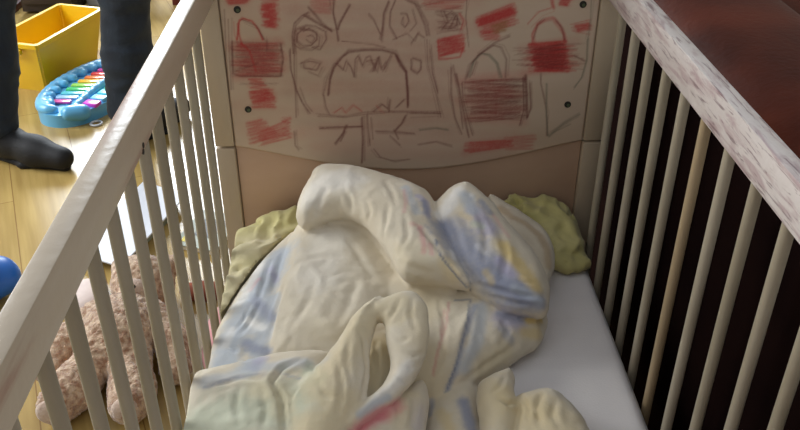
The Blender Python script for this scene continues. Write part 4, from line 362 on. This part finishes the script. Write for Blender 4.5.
def stroke(col, w, a, pts):
    A = np.array(pts); lo = A.min(0)-3*w; hi = A.max(0)+3*w; m = np.where((P2 > lo).all(1) & (P2 < hi).all(1))[0]
    if not len(m): return
    best = np.full(len(m), 9.); Q = P2[m]
    for p, q in zip(A, A[1:]):
        d = q-p; t = np.clip(((Q-p)@d)/max(d@d, 1e-9), 0, 1); best = np.minimum(best, np.linalg.norm(Q-p-t[:, None]*d, axis=1))
    al = 1.3*a*np.clip(1.2-best/(w*.72), 0, 1)*(.55+.6*gr[m])*(.75+.4*gr2[m]); al = np.clip(al, 0, .95)[:, None]
    PC[m] = PC[m]*(1-al)+np.array(CC[col])*al
rng = random.Random(4)
for col, w, a, q, n in BOARD_SCRIBBLES:
    q = np.array(q); pts = []
    for i in range(n+1):
        t = min(1, max(0, i/n+rng.uniform(-.5, .5)/n)); l = q[0]*(1-t)+q[3]*t; r = q[1]*(1-t)+q[2]*t; u = rng.uniform(-.03, .10)
        pts.append(l+(r-l)*u if i % 2 else r+(l-r)*u)
    stroke(col, w*1.1, min(1, a*.8), pts)
    if w < .008:
        for fw, fa, fn in ((2.6, .28, .7), (.7, .6, 1.5)):
            p2 = []
            for i in range(int(n*fn)+1):
                t = min(1, max(0, i/(n*fn)+rng.uniform(-.8, .8)/n)); l = q[0]*(1-t)+q[3]*t; rr = q[1]*(1-t)+q[2]*t; u = rng.uniform(-.05, .2)
                p2.append(l+(rr-l)*u if i % 2 else rr+(l-rr)*u)
            stroke(col, w*fw, a*fa, p2)
for col, w, a, pts in BOARD_STROKES:
    stroke(col, w*1.0, a*.75, pts)
    for _ in range(2):
        o = np.array([rng.gauss(0, .0022), rng.gauss(0, .0022)]); stroke(col, w*rng.uniform(.7, 1.3), a*.42, [tuple(np.array(p)+o+np.array([rng.gauss(0, .0012), rng.gauss(0, .0012)])) for p in pts])
o = mesh_obj('headboard_panel', V, F, m_panel, cot); o.data.set_sharp_from_angle(angle=math.radians(50)); set_vcol(o, PC); o['label'] = 'upper headboard panel covered in red and brown crayon drawing'
m_dark = mat('dark_hole', (34, 30, 22), .6); m_bolt = mat('bolt_green', (74, 84, 56), .45)
for x, z in ((-.296, .791), (-.295, .605), (.297, .793), (.290, .605)):
    bm = bmesh.new(); cyl(bm, (x, .0035, z), (x, .0012, z), .0062, 20, bev=.0006); b_ = bm_obj('bolt_cap', bm, m_dark, cot)
    bm = bmesh.new(); cyl(bm, (x+.001, .0014, z-.001), (x+.001, .0006, z-.001), .003, 12); bm_obj('bolt_socket', bm, m_bolt, b_)
for y, z in ((-.552, .818), (-.556, .812)):
    bm = bmesh.new(); cyl(bm, (-.3305, y, z), (-.3294, y, z), .0034, 14); bm_obj('screw_hole', bm, m_dark, cot)
# foot end
box('footboard_panel', (0, Y1-.018, .6), (.652, .018, .52), m_board, cot, .002)
m_slat = mat('bed_slat', (180, 160, 130), .6)
for k in range(10): box('bed_slat', (0, -.08-k*.137, .222), (.652, .06, .012), m_slat, cot, .001)
# ================================================================== mattress
m_sheet = mat('white_cotton', (232, 226, 220), .85, (222, 216, 212), (6, 6, 6), bump=.12, bscale=300, sheen=.2)
def mattress():
    nx, ny = 70, 140; x = np.linspace(-.3285, .3285, nx+1); y = np.linspace(-1.392, -.008, ny+1); X, Y = np.meshgrid(x, y, indexing='ij')
    e = np.minimum(np.minimum(.3285-np.abs(X), Y+1.392), -.008-Y); z = TOP-.014*np.clip(1-e/.016, 0, 1)**2.2
    P = np.stack([X.ravel(), Y.ravel(), 0*X.ravel()], 1); z = z-.0016*np.abs(vnoise(P*np.array([1, .5, 1]), 14, 3).reshape(z.shape))-.0012*np.exp(-(((Y+.40)+.02*X)/.004)**2)
    V = np.stack([X, Y, z], -1).reshape(-1, 3); I = np.arange(len(V)).reshape(nx+1, ny+1); F = np.stack([I[:-1, :-1], I[1:, :-1], I[1:, 1:], I[:-1, 1:]], -1).reshape(-1, 4).tolist()
    rim = list(I[:, 0])+list(I[-1, 1:])+list(I[::-1, -1][1:])+list(I[0, ::-1][1:-1]); nb = len(V); B = V[rim].copy(); B[:, 2] = .2295; V = np.concatenate([V, B]); nr = len(rim)
    for i in range(nr): F.append([int(rim[i]), nb+i, nb+(i+1) % nr, int(rim[(i+1) % nr])])
    F.append([nb+i for i in range(nr)]); return V, F
V, F = mattress(); o = mesh_obj('mattress', V, F, m_sheet); tag(o, 'thin cot mattress in a smooth pale lavender-white sheet', 'mattress')
# ================================================================== bedding
m_duvet = mat('duvet_cotton', (255, 255, 255), .88, (246, 243, 238), (9, 9, 9), bump=.18, bscale=120, sheen=.25, vcol='paint')
V, F = duvet_mesh(WRINKLES)
base = np.array(srgb((214, 203, 179))); C = np.tile(base, (len(V), 1)); n = vnoise(V, 11, 12)[:, None]; C = C*(1+.04*n)
wob = .35*vnoise(V, 55, 14)+.3*vnoise(V, 130, 15); fib = .5+.5*vnoise(V, 260, 16)
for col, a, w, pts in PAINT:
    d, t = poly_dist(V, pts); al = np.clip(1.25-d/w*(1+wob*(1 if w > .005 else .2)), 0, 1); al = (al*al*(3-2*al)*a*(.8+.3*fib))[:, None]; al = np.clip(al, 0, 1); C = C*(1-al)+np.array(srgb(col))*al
duv = mesh_obj('duvet', V, F, m_duvet); set_vcol(duv, C); tag(duv, 'crumpled cream duvet with faded blue, yellow and pink pattern heaped on the cot mattress', 'duvet')
m_green = mat('green_cotton', (166, 156, 86), .9, (196, 186, 126), (7, 7, 7), bump=.2, bscale=150, sheen=.2, vcol='paint')
fl = DF['g']; f = fl.blank()
for k, zs, prims in GREEN: f = smin(f, fl.lobe(prims, k), .004)
near = np.abs(f) < .03; P = fl.lo+np.argwhere(near)*fl.h; w = P+.025*np.stack([vnoise(P, 16, 1), vnoise(P, 16, 2), vnoise(P, 16, 3)], 1)
c1 = np.clip(1-np.abs(vnoise(w*np.array([1, .65, 1.2]), 25, 8))*2.8, -1, 1); c2 = np.clip(1-np.abs(vnoise(w, 34, 31))*2.6, -1, 1)
f[near] += -.008*c1-.003*c2+.001; f = smin(f, fl.lobe([('c', [(-.305, -.22, .356, .015), (-.305, -.10, .362, .016), (-.285, -.035, .360, .014), (-.24, -.012, .356, .011), (.27, -.012, .354, .010)])], .005), .006); f = np.maximum(f, -(DF['f']-.0045))
zz = fl.lo[2]+np.arange(fl.n[2])*fl.h; f = np.maximum(f, (TOP+.002-zz)[None, None, :]); xx = fl.lo[0]+np.arange(fl.n[0])*fl.h; f = np.maximum(f, (np.abs(xx)-.328)[:, None, None]); yy = fl.lo[1]+np.arange(fl.n[1])*fl.h; f = np.maximum(f, (yy+.006)[None, :, None])
V, F = fl.extract(f); V = relax(V, F, 1, .4); V[:, 2] = np.maximum(V[:, 2], TOP+.001)
# keep the one connected sheet
lab = np.arange(len(V))
for _ in range(400):
    m = lab[F].min(1); n2 = lab.copy(); np.minimum.at(n2, F.ravel(), np.repeat(m, 4)); n2 = n2[n2]
    if (n2 == lab).all(): break
    lab = n2
big = np.bincount(lab).argmax(); keep = lab == big; F = F[keep[F[:, 0]]]; ix = np.cumsum(keep)-1; F = ix[F]; V = V[keep]
o = mesh_obj('blanket', V, F, m_green); cf = np.clip((.02-V[:, 0]-.0)/.04, 0, 1)*np.clip((-.075-V[:, 1])/.04, 0, 1); set_vcol(o, np.stack([1-.0*cf, 1-.02*cf, 1+.35*cf], 1)); tag(o, 'rumpled pale green cotton blanket bunched behind the duvet against the headboard', 'blanket')
# ================================================================== sofa
m_sofa_shade = mat('shaded_upholstery', (24, 14, 12), .95, (19, 11, 10), (9, 9, 9), spec=0)  # near-black: shade on the sofa's cot-facing side put into the colour
m_leather = mat('brown_leather', (84, 36, 20), .55, (62, 26, 15), (5, 5, 5), bump=.3, bscale=90, spec=.07)
sofa = empty('sofa', (1.0, -.1, 0), 'reddish brown leather sofa standing beside the right side of the cot', 'sofa')
def cushion(name, lo, hi, puff=.0, bev=.05, parent=sofa, m=m_leather):
    c = [(a+b)/2 for a, b in zip(lo, hi)]; s = [b-a for a, b in zip(lo, hi)]; nb = bmesh.new(); bmesh.ops.create_cube(nb, size=1)
    for v in nb.verts: v.co = Vector((v.co.x*s[0], v.co.y*s[1], v.co.z*s[2]))
    bmesh.ops.bevel(nb, geom=list(nb.edges)+list(nb.verts), offset=bev, segments=5, profile=.5, affect='EDGES'); bmesh.ops.subdivide_edges(nb, edges=list(nb.edges), cuts=1, use_grid_fill=True)
    for v in nb.verts:
        q = [v.co[i]/(s[i]/2) for i in range(3)]; g = max(0, 1-q[1]**2); v.co.z += puff*g*(1-q[0]**2 if abs(q[0]) < 1 else 0)*(1 if q[2] > 0 else 0); v.co += Vector((1, 0, .6))*mnoise.noise(v.co*6)*.006
        v.co += Vector(c)
    return bm_obj(name, nb, m, parent, autosmooth=False)
cushion('base', (.41, -1.15, .03), (1.46, 1.60, .30), 0, .03, m=m_sofa_shade)
box('back_shade_panel', (.425, .22, .375), (.03, 2.70, .69), m_sofa_shade, sofa, .012, 3)  # added dark sheet over the backrest's cot side, standing for its shadow
cushion('backrest', (.44, -1.13, .29), (.80, 1.58, .745), .012, .13)
for a, b in ((-.92, -.13), (-.12, .66), (.67, 1.36)): cushion('seat_cushion', (.79, a, .29), (1.46, b, .47), .03, .05)
for a, b in ((-1.17, -.93), (1.37, 1.62)): cushion('armrest', (.60, a, .10), (1.48, b, .62), .01, .07)
for x in (.62, 1.38):
    for y in (-1.05, 1.5):
        bm = bmesh.new(); cyl(bm, (x, y, 0), (x, y, .075), .02, 14, .028); bm_obj('leg', bm, m_dark, sofa)
# ================================================================== floor things
m_yel = mat('yellow_plastic', (232, 190, 10), .35, (222, 176, 8), (4, 4, 4), coat=.2)
def crate():
    cx, cy, an, H = -1.262, 1.675, math.atan2(.10, -.375), .196
    u = np.array([.12, .38]); u = u/np.linalg.norm(u); v = np.array([-u[1], u[0]]); c = np.array([cx, cy])
    e = empty('storage_crate', (cx, cy, 0), 'bright yellow open plastic storage box on the floor behind the blue toy', 'box')
    def ring(L, Wd, z, off=0): return [(*(c+u*a*(L/2)+v*b*(Wd/2)), z) for a, b in ((-1, -1), (1, -1), (1, 1), (-1, 1))]
    bm = bmesh.new(); R = []
    specs = [(.34, .13, .0), (.41, .19, H), (.425, .205, H), (.425, .205, H-.012), (.412, .192, H-.012)]
    outer = [ring(.335, .125, 0), ring(.405, .185, H-.016), ring(.430, .208, H-.016), ring(.430, .208, H), ring(.400, .178, H), ring(.330, .120, .006)]
    vs = [[bm.verts.new(p) for p in r] for r in outer]
    for a, b in zip(vs, vs[1:]):
        for i in range(4): bm.faces.new((a[i], a[(i+1) % 4], b[(i+1) % 4], b[i]))
    bm.faces.new(vs[0][::-1]); bm.faces.new(vs[-1])
    bmesh.ops.bevel(bm, geom=[x for x in bm.edges if x.calc_length() < .03 or abs(x.verts[0].co.z-x.verts[1].co.z) > .1], offset=.006, segments=3, affect='EDGES')
    bm_obj('tub', bm, m_yel, e)
    for s in (-1,):
        p = c-u*.216; b2 = bmesh.new(); bx(b2, (p[0], p[1], H-.03), (.07, .018, .02), .005, 2, Matrix.Rotation(math.atan2(v[1], v[0]), 3, 'Z')); bm_obj('grip', b2, m_yel, e)
crate()
m_blue = mat('blue_plastic', (104, 184, 226), .35, (92, 174, 220), (4, 4, 4), coat=.3)
def toy():
    c = np.array([-1.065, 1.43]); u = np.array([.30, .954]); v = np.array([-u[1], u[0]])
    an = math.atan2(u[1], u[0]); R3 = Matrix.Rotation(an, 3, 'Z')
    e = empty('toy_piano', (c[0], c[1], 0), 'bright blue plastic toy piano and xylophone with rainbow keys on the floor', 'toy')
    def W3(a, b, z): q = c+u*a+v*b; return (q[0], q[1], z)
    def oval(L, Wd, n=48, p=2.5, da=0, db=0):
        return [tuple((c+u*(da+L*math.copysign(abs(math.cos(t))**(2/p), math.cos(t)))+v*(db+Wd*math.copysign(abs(math.sin(t))**(2/p), math.sin(t))))) for t in np.linspace(0, 2*math.pi, n, endpoint=False)]
    out = oval(.245, .128, 60, 2.3)
    prism('body', out, .0, .045, m_blue, e, .012)
    # raised scalloped rim on the far-left side
    lobes = []; pts = []
    for t in np.linspace(math.radians(5), math.radians(190), 22): pts.append((*W3(.222*math.cos(t), .022+.098*math.sin(t), .052)[:3], .017))
    beads = [('c', [(*W3(.19*math.cos(t), .018+.075*math.sin(t), .056), .015)]) for t in np.linspace(math.radians(30), math.radians(165), 9)]
    front = [(*W3(a, -.040+.012*math.cos(a*14), .050), .014) for a in np.linspace(-.20, .20, 10)]
    ends = [('c', [(*W3(-.215, -.05, .045), .026), (*W3(-.19, -.085, .042), .028)])]
    soft('rim', (c[0]-.3, c[1]-.32, .01), (c[0]+.3, c[1]+.32, .10), .005, [(.012, [('c', pts)]+beads+[('c', front)]+ends)], m_blue, e, .01)
    cols = [(225, 90, 160), (150, 190, 225), (90, 190, 200), (70, 190, 110), (150, 205, 90), (240, 190, 60), (240, 130, 60), (220, 60, 60), (200, 60, 150)]
    for i, cc in enumerate(cols[:9]):
        a = -.150+i*.036; L = .070-.020*abs(i-4)/4; m = mat('key_%d' % i, cc, .25, coat=.4)
        b2 = bmesh.new(); p = W3(a, .022, .051); bx(b2, p, (.024, L*1.35, .008), .002, 2, R3 @ Matrix.Rotation(.25, 3, 'Z')); bm_obj('chime_bar', b2, m, e)
    for i, cc in enumerate([(215, 70, 190), (110, 190, 225), (90, 200, 210), (90, 200, 120), (225, 200, 70), (235, 150, 60)]):
        m = mat('pkey_%d' % i, cc, .3); b2 = bmesh.new(); bx(b2, W3(-.135+i*.045, -.088, .050), (.036, .052, .014), .003, 2, R3); bm_obj('piano_key', b2, m, e)
toy()
m_ring = mat('white_plastic', (220, 222, 225), .3)
def torus(name, c, R, r, m, parent=None):
    V = []; F = []; a, b = 28, 10
    for i in range(a):
        for j in range(b):
            t, p = 2*math.pi*i/a, 2*math.pi*j/b; V.append((c[0]+(R+r*math.cos(p))*math.cos(t), c[1]+(R+r*math.cos(p))*math.sin(t), c[2]+r*math.sin(p))); F.append([i*b+j, ((i+1) % a)*b+j, ((i+1) % a)*b+(j+1) % b, i*b+(j+1) % b])
    return mesh_obj(name, V, F, m, parent)
tag(torus('plastic_ring', (-1.0, 1.215, .004), .018, .004, m_ring), 'small white plastic ring on the floor beside the blue toy', 'ring')
# teddy
m_fur = mat('brown_plush', (214, 184, 150), .95, (156, 112, 78), (60, 60, 60), detail=3, bump=1.0, bscale=170, sheen=.5); m_pale = mat('pale_plush', (206, 182, 160), .95, (186, 156, 134), (50, 50, 50), bump=.6, bscale=170, sheen=.5); m_red = mat('rust_cloth', (142, 74, 48), .9, (120, 58, 38), (20, 20, 20), bump=.3)
ted = empty('teddy_bear', (-.61, .05, 0), 'curly light brown plush teddy bear lying on the floor beside the cot bars', 'teddy bear')
def fur(V, F):
    N = vnormals(V, F); V = V+N*(.007*(1-2*np.abs(vnoise(V, 62, 3)))+.003*vnoise(V, 150, 5))[:, None]; V[:, 2] = np.maximum(V[:, 2], .001); return V
soft('body', (-.86, -.26, 0), (-.38, .46, .26), .0055, [(.03, [('e', (-.62, .075, .095), (.095, .125, .085)), ('e', (-.60, .275, .105), (.085, .08, .085)),
   ('c', [(-.665, .325, .135, .026)]), ('c', [(-.53, .33, .135, .026)]), ('c', [(-.60, .205, .125, .035)]),
   ('c', [(-.70, .15, .10, .036), (-.765, .07, .07, .037), (-.79, -.01, .045, .038)]), ('c', [(-.54, .14, .10, .036), (-.48, .06, .07, .037), (-.46, -.02, .045, .038)]),
   ('c', [(-.665, -.01, .075, .05), (-.70, -.10, .06, .05), (-.725, -.15, .055, .046)]), ('c', [(-.575, -.02, .075, .05), (-.55, -.11, .06, .048), (-.545, -.165, .065, .046)])])], m_fur, ted, .01, fur)
soft('muzzle', (-.66, .13, .1), (-.54, .24, .22), .005, [(.01, [('e', (-.60, .200, .148), (.034, .03, .028))])], m_pale, ted)
soft('sole', (-.62, -.25, .0), (-.47, -.1, .16), .005, [(.01, [('e', (-.545, -.196, .072), (.036, .020, .038))])], m_pale, ted); soft('sole', (-.80, -.25, .0), (-.66, -.1, .16), .005, [(.01, [('e', (-.735, -.183, .06), (.034, .018, .036))])], m_pale, ted)
soft('nose', (-.63, .16, .12), (-.57, .22, .2), .004, [(.005, [('e', (-.60, .181, .168), (.011, .009, .008))])], m_dark, ted)
for x in (-.628, -.572): soft('eye', (x-.02, .2, .14), (x+.02, .26, .2), .003, [(.005, [('c', [(x, .235, .178, .0085)])])], m_dark, ted)
for x in (-.665, -.53): soft('inner_ear', (x-.04, .28, .12), (x+.04, .36, .2), .004, [(.005, [('e', (x, .318, .152), (.016, .014, .010))])], m_pale, ted)
ted.location = (-.63+.02*.8, -.19+.24*.8, 0); ted.scale = (.8, .8, .8)
# white cardboard sheet, books and small toys beyond the bars
m_card = mat('white_card', (226, 230, 236), .5); m_bookg = mat('grey_green_cover', (126, 132, 112), .5, (160, 168, 150), (9, 9, 9)); m_page = mat('pages', (225, 220, 205), .8); m_yeld = mat('yellow_print', (210, 190, 40), .5); m_blk = mat('black_print', (40, 42, 40), .5)
def flat(name, pts, z0, z1, m, parent=None, bev=.001): return prism(name, pts, z0, z1, m, parent, bev, seg=1)
o = flat('cardboard_sheet', [(-.84, .40), (-.70, .33), (-.60, .68), (-.74, .76)], .028, .033, m_card); tag(o, 'white cardboard sheet lying on the grey-green flat box by the cot', 'cardboard')
o = flat('game_box', [(-.82, .42), (-.71, .37), (-.62, .64), (-.73, .70)], .0, .0275, m_bookg, None); tag(o, 'flat grey-green box on the floor under the white cardboard', 'box')
bk = empty('picture_book', (-.54, .5, 0), 'picture book with dark green cover and yellow spot on the floor by the cot bars', 'book')
flat('pages', [(-.595, .455), (-.485, .415), (-.435, .575), (-.545, .615)], .001, .016, m_page, bk); c_ = flat('cover', [(-.60, .45), (-.48, .41), (-.43, .58), (-.55, .62)], .016, .0185, m_bookg, bk)
flat('printed_panel', [(-.55, .49), (-.50, .47), (-.46, .55), (-.53, .575)], .0186, .0192, m_blk, c_, 0); flat('printed_spot', [(-.580, .462), (-.557, .455), (-.55, .477), (-.574, .484)], .0186, .0192, m_yeld, c_, 0)
m_pink = mat('pink_plush', (214, 150, 150), .9, (228, 180, 172), (20, 20, 20), bump=.4); m_purple = mat('purple_plush', (150, 110, 170), .8, (150, 190, 215), (18, 18, 18), lo=.45, hi=.55)
def lump(name, c, r, m, label, cat, an=0):
    R = max(r)+.01; o = soft(name, (c[0]-R, c[1]-R, -.005), (c[0]+R, c[1]+R, c[2]+r[2]+.01), .005, [(.02, [('e', c, r, an), ('e', (c[0]+r[0]*.5, c[1]-r[1]*.2, c[2]*.9), (r[0]*.6, r[1]*.5, r[2]*.8), an)])], m, None, .01, lambda V, F: np.stack([V[:, 0], V[:, 1], np.maximum(V[:, 2], .0005)], 1)+0)
    return tag(o, label, cat)
m_pp = mat('pale_pink_cotton', (226, 208, 198), .9, (214, 196, 186), (9, 9, 9), bump=.2)
lump('cloth', (-.765, .215, .022), (.05, .075, .026), m_pp, 'pale pinkish cloth bundle on the floor between the teddy bear and the white cardboard', 'cloth')
lump('cloth', (-.862, .07, .018), (.05, .06, .02), m_purple, 'small purple and light blue cloth on the floor left of the teddy bear', 'cloth')
lump('rag_doll', (-.422, .05, .033), (.030, .11, .033), m_pink, 'pink soft rag doll lying on the floor right of the teddy bear', 'doll')
lump('rust_cloth', (-.49, .245, .016), (.055, .035, .018), m_red, 'rust-brown folded cloth on the floor beyond the pink rag doll', 'cloth')
# blue rounded toy at the far left
m_deep = mat('deep_blue_plastic', (28, 104, 190), .4, (22, 92, 176), (5, 5, 5))
soft_o = soft('plastic_shell', (-1.3, .02, 0), (-.85, .42, .22), .006, [(.03, [('c', [(-1.10, .18, .05, .048), (-1.01, .24, .055, .05), (-.965, .27, .05, .042)]), ('c', [(-1.08, .23, .07, .03), (-.98, .29, .065, .026)])])], m_deep)
tag(soft_o, 'rounded deep blue plastic toy on the floor at the left edge', 'toy')
# things at the far end of the floor
m_teal = mat('teal_plastic', (120, 186, 172), .5); m_dred = mat('dark_red_wood', (92, 30, 24), .5); m_dbr = mat('dark_brown_wood', (56, 44, 36), .55, (44, 34, 28), (3, 3, 12)); m_grey = mat('grey_cloth', (168, 172, 178), .85, bump=.2)
e = empty('storage_stool', (-1.85, 2.50, 0), 'teal box seat on a dark red wooden base at the far end', 'stool'); box('base', (-1.85, 2.50, .015), (.36, .30, .03), m_dred, e, .006); box('seat_box', (-1.85, 2.50, .171), (.33, .27, .28), m_teal, e, .02, 3)
e = empty('cabinet', (-1.51, 2.58, 0), 'dark brown wooden cabinet end standing on the floor beyond the yellow box', 'cabinet'); box('carcass', (-1.51, 2.58, .25), (.24, .42, .48), m_dbr, e, .006); box('door', (-1.51, 2.36, .26), (.22, .016, .42), m_dbr, e, .004); bm = bmesh.new(); cyl(bm, (-1.43, 2.353, .36), (-1.43, 2.33, .36), .012, 14); bm_obj('knob', bm, m_bolt, e)
tag(box('fabric_box', (-1.275, 2.58, .16), (.19, .26, .32), m_grey, None, .02, 3), 'light grey fabric box between the dark cabinet and the walking person', 'box')
e = empty('chair', (-1.05, 2.6, 0), 'small wooden chair with reddish brown seat at the far end of the floor', 'chair')
box('seat', (-1.05, 2.60, .285), (.26, .28, .03), m_dred, e, .008)
for x in (-1.145, -.965):
    for y in (2.49, 2.71): box('leg', (x, y, .135), (.034, .034, .27), m_dred if x > -1 else m_dbr, e, .004)
box('backrest', (-1.05, 2.727, .45), (.25, .02, .32), m_dred, e, .006)
# ================================================================== person
m_skin = mat('skin', (205, 160, 136), .55); m_jean = mat('blue_denim', (32, 44, 56), .85, (22, 32, 44), (30, 30, 10), bump=.3, bscale=200, sheen=.05); m_knit = mat('grey_knit', (110, 114, 120), .9, bump=.4, bscale=150); m_shoe = mat('black_suede', (13, 13, 14), .7, bump=.2, bscale=120); m_hair = mat('brown_hair', (60, 42, 30), .6, (44, 30, 22), (60, 60, 8), bump=.5); m_lace = mat('grey_lace', (96, 100, 106), .8); m_sole = mat('rubber_sole', (14, 14, 15), .8)
per = empty('person', (-1.02, 1.1, 0), 'person in dark blue jeans and black shoes walking across the floor', 'person')
HL, KL, AL = (-1.10, 1.16, .90), (-1.190, 1.085, .50), (-1.225, .985, .09)
HR, KR, AR = (-.945, 1.08, .90), (-.795, 1.09, .50), (-.835, 1.07, .09)
SHL, SHR = (-1.05, 1.30, 1.42), (-.99, .94, 1.42)
legs = [('c', [(*HL, .075), (*KL, .052), (*AL, .036)]), ('c', [(*HR, .075), (*KR, .052), (*AR, .036)])]
def foot(a, d): 
    h = np.array([a[0], a[1]]); d = np.array(d)/np.linalg.norm(d); q = lambda s, z, r: (*(h+d*s), z, r)
    return [q(-.03, .045, .034), q(.06, .045, .033), q(.13, .032, .028), q(.17, .028, .022)]
arms = []
for sh, s in ((SHL, 1), (SHR, -1)):
    el = (sh[0]-.03, sh[1]+s*.06, 1.14); wr = (sh[0]+.06, sh[1]+s*.07, .92); arms.append(('c', [(*sh, .048), (*el, .038), (*wr, .025)]))
    pm = (wr[0]+.02, wr[1], .855); arms.append(('c', [(*wr, .024), (*pm, .03)]))
    for j, L in enumerate((.055, .066, .07, .06)):
        y = pm[1]+(j-1.5)*.019; arms.append(('c', [(pm[0], y, pm[2]-.015, .0095), (pm[0]+.006, y, pm[2]-.015-L*.6, .009), (pm[0]-.008, y, pm[2]-.015-L*1.15, .008)]))
    arms.append(('c', [(pm[0]+.015, pm[1]-s*.02, pm[2]+.02, .011), (pm[0]+.04, pm[1]-s*.03, pm[2]-.01, .010), (pm[0]+.042, pm[1]-s*.028, pm[2]-.035, .009)]))
torso = [('c', [(-1.02, 1.12, .95, .12), (-1.02, 1.12, 1.15, .105), (-1.02, 1.12, 1.33, .125)]), ('c', [(-1.045, 1.24, 1.40, .06), (-1.0, 1.0, 1.40, .06)]), ('c', [(-1.02, 1.12, 1.42, .055), (-1.01, 1.12, 1.52, .05)])]
head = [('e', (-1.0, 1.12, 1.625), (.092, .074, .115)), ('e', (-.965, 1.12, 1.575), (.06, .052, .06)), ('c', [(-.905, 1.12, 1.625, .010), (-.893, 1.12, 1.60, .013)]), ('c', [(-1.0, 1.20, 1.615, .016)]), ('c', [(-1.0, 1.04, 1.615, .016)]), ('c', [(-.913, 1.135, 1.572, .007), (-.913, 1.105, 1.572, .007)])]
soft('body', (-1.42, .74, .0), (-.70, 1.48, 1.78), .0095, [(.02, legs+torso), (.006, arms), (.01, head), (.02, [('c', foot(AL, (.93, -.36))), ('c', foot(AR, (.5, .86)))])], m_skin, per, .02)
def denim(V, F):
    N = vnormals(V, F); w = V*np.array([1, 1, 1.8])+.01*vnoise(V, 12, 4)[:, None]; return V+N*(.006*(1-2*np.abs(vnoise(w, 11, 2))))[:, None]
def lleg(H, K, A, hem): return ('c', [(*H, .098), (*[(a+b)/2 for a, b in zip(H, K)], .086), (*K, .070), (*[(a*.5+b*.5) for a, b in zip(K, A)], .068), (A[0], A[1], A[2]+hem, .064)])
soft('jeans', (-1.45, .78, .02), (-.62, 1.42, 1.05), .008, [(.03, [lleg(HL, KL, AL, .035), lleg(HR, KR, AR, .035), ('c', [(-1.08, 1.17, .96, .115), (-.97, 1.07, .96, .115)])])], m_jean, per, .02, denim)
soft('jumper', (-1.42, .74, .85), (-.70, 1.48, 1.56), .009, [(.03, [('c', [(-1.02, 1.12, .98, .14), (-1.02, 1.12, 1.15, .13), (-1.02, 1.12, 1.33, .145)]), ('c', [(-1.045, 1.25, 1.40, .075), (-1.0, .99, 1.40, .075)])]+[('c', [(*a[1][0][:3], .066), (*a[1][1][:3], .054), (a[1][2][0], a[1][2][1], a[1][2][2]+.02, .040)]) for a in arms if len(a[1]) == 3 and a[1][0][3] > .04])], m_knit, per, .02, denim)
soft('hair', (-1.15, .98, 1.5), (-.85, 1.26, 1.8), .007, [(.02, [('e', (-1.022, 1.12, 1.655), (.098, .087, .105)), ('e', (-1.055, 1.12, 1.60), (.062, .078, .09))])], m_hair, per)
for y in (1.09, 1.15): soft('eye', (-.94, y-.02, 1.61), (-.89, y+.02, 1.66), .004, [(.004, [('c', [(-.918, y, 1.635, .010)])])], m_dark, per)
for A, d in ((AL, (.93, -.36)), (AR, (.5, .86))):
    h = np.array([A[0], A[1]]); d = np.array(d)/np.linalg.norm(d); q = lambda s, z, r: (*(h+d*s), z, r)
    lo = (h[0]-.32, h[1]-.32, .0); hi = (h[0]+.32, h[1]+.32, .16)
    sh = soft('shoe', lo, hi, .006, [(.03, [('c', [q(-.035, .055, .044), q(.03, .065, .046)]), ('c', [q(.03, .06, .046), q(.13, .045, .045), q(.225, .038, .035)])])], m_shoe, per, .02, lambda V, F: np.stack([V[:, 0], V[:, 1], np.maximum(V[:, 2], .008)], 1))
    soft('sole', (lo[0], lo[1], -.01), (hi[0], hi[1], .04), .005, [(.02, [('c', [q(-.04, .012, .013), q(.23, .012, .014)]), ('t', [q(-.06, .010, 0)[:3], tuple(np.array(q(.10, .010, 0)[:3])+np.array([-d[1], d[0], 0])*.034), tuple(np.array(q(.10, .010, 0)[:3])-np.array([-d[1], d[0], 0])*.034), q(.235, .010, 0)[:3]], [(0, 1, 2), (1, 3, 2)], .010)])], m_sole, sh)
    n_ = np.array([-d[1], d[0]])
    for s_ in (.045, .068, .091):
        zt = .112-.30*(s_-.03); p0 = h+d*s_; soft('lace', (p0[0]-.05, p0[1]-.05, .04), (p0[0]+.05, p0[1]+.05, .14), .004, [(.003, [('c', [(*(p0-n_*.022), zt-.008, .0042), (*p0, zt, .0042), (*(p0+n_*.022), zt-.008, .0042)])])], m_lace, sh, .003)
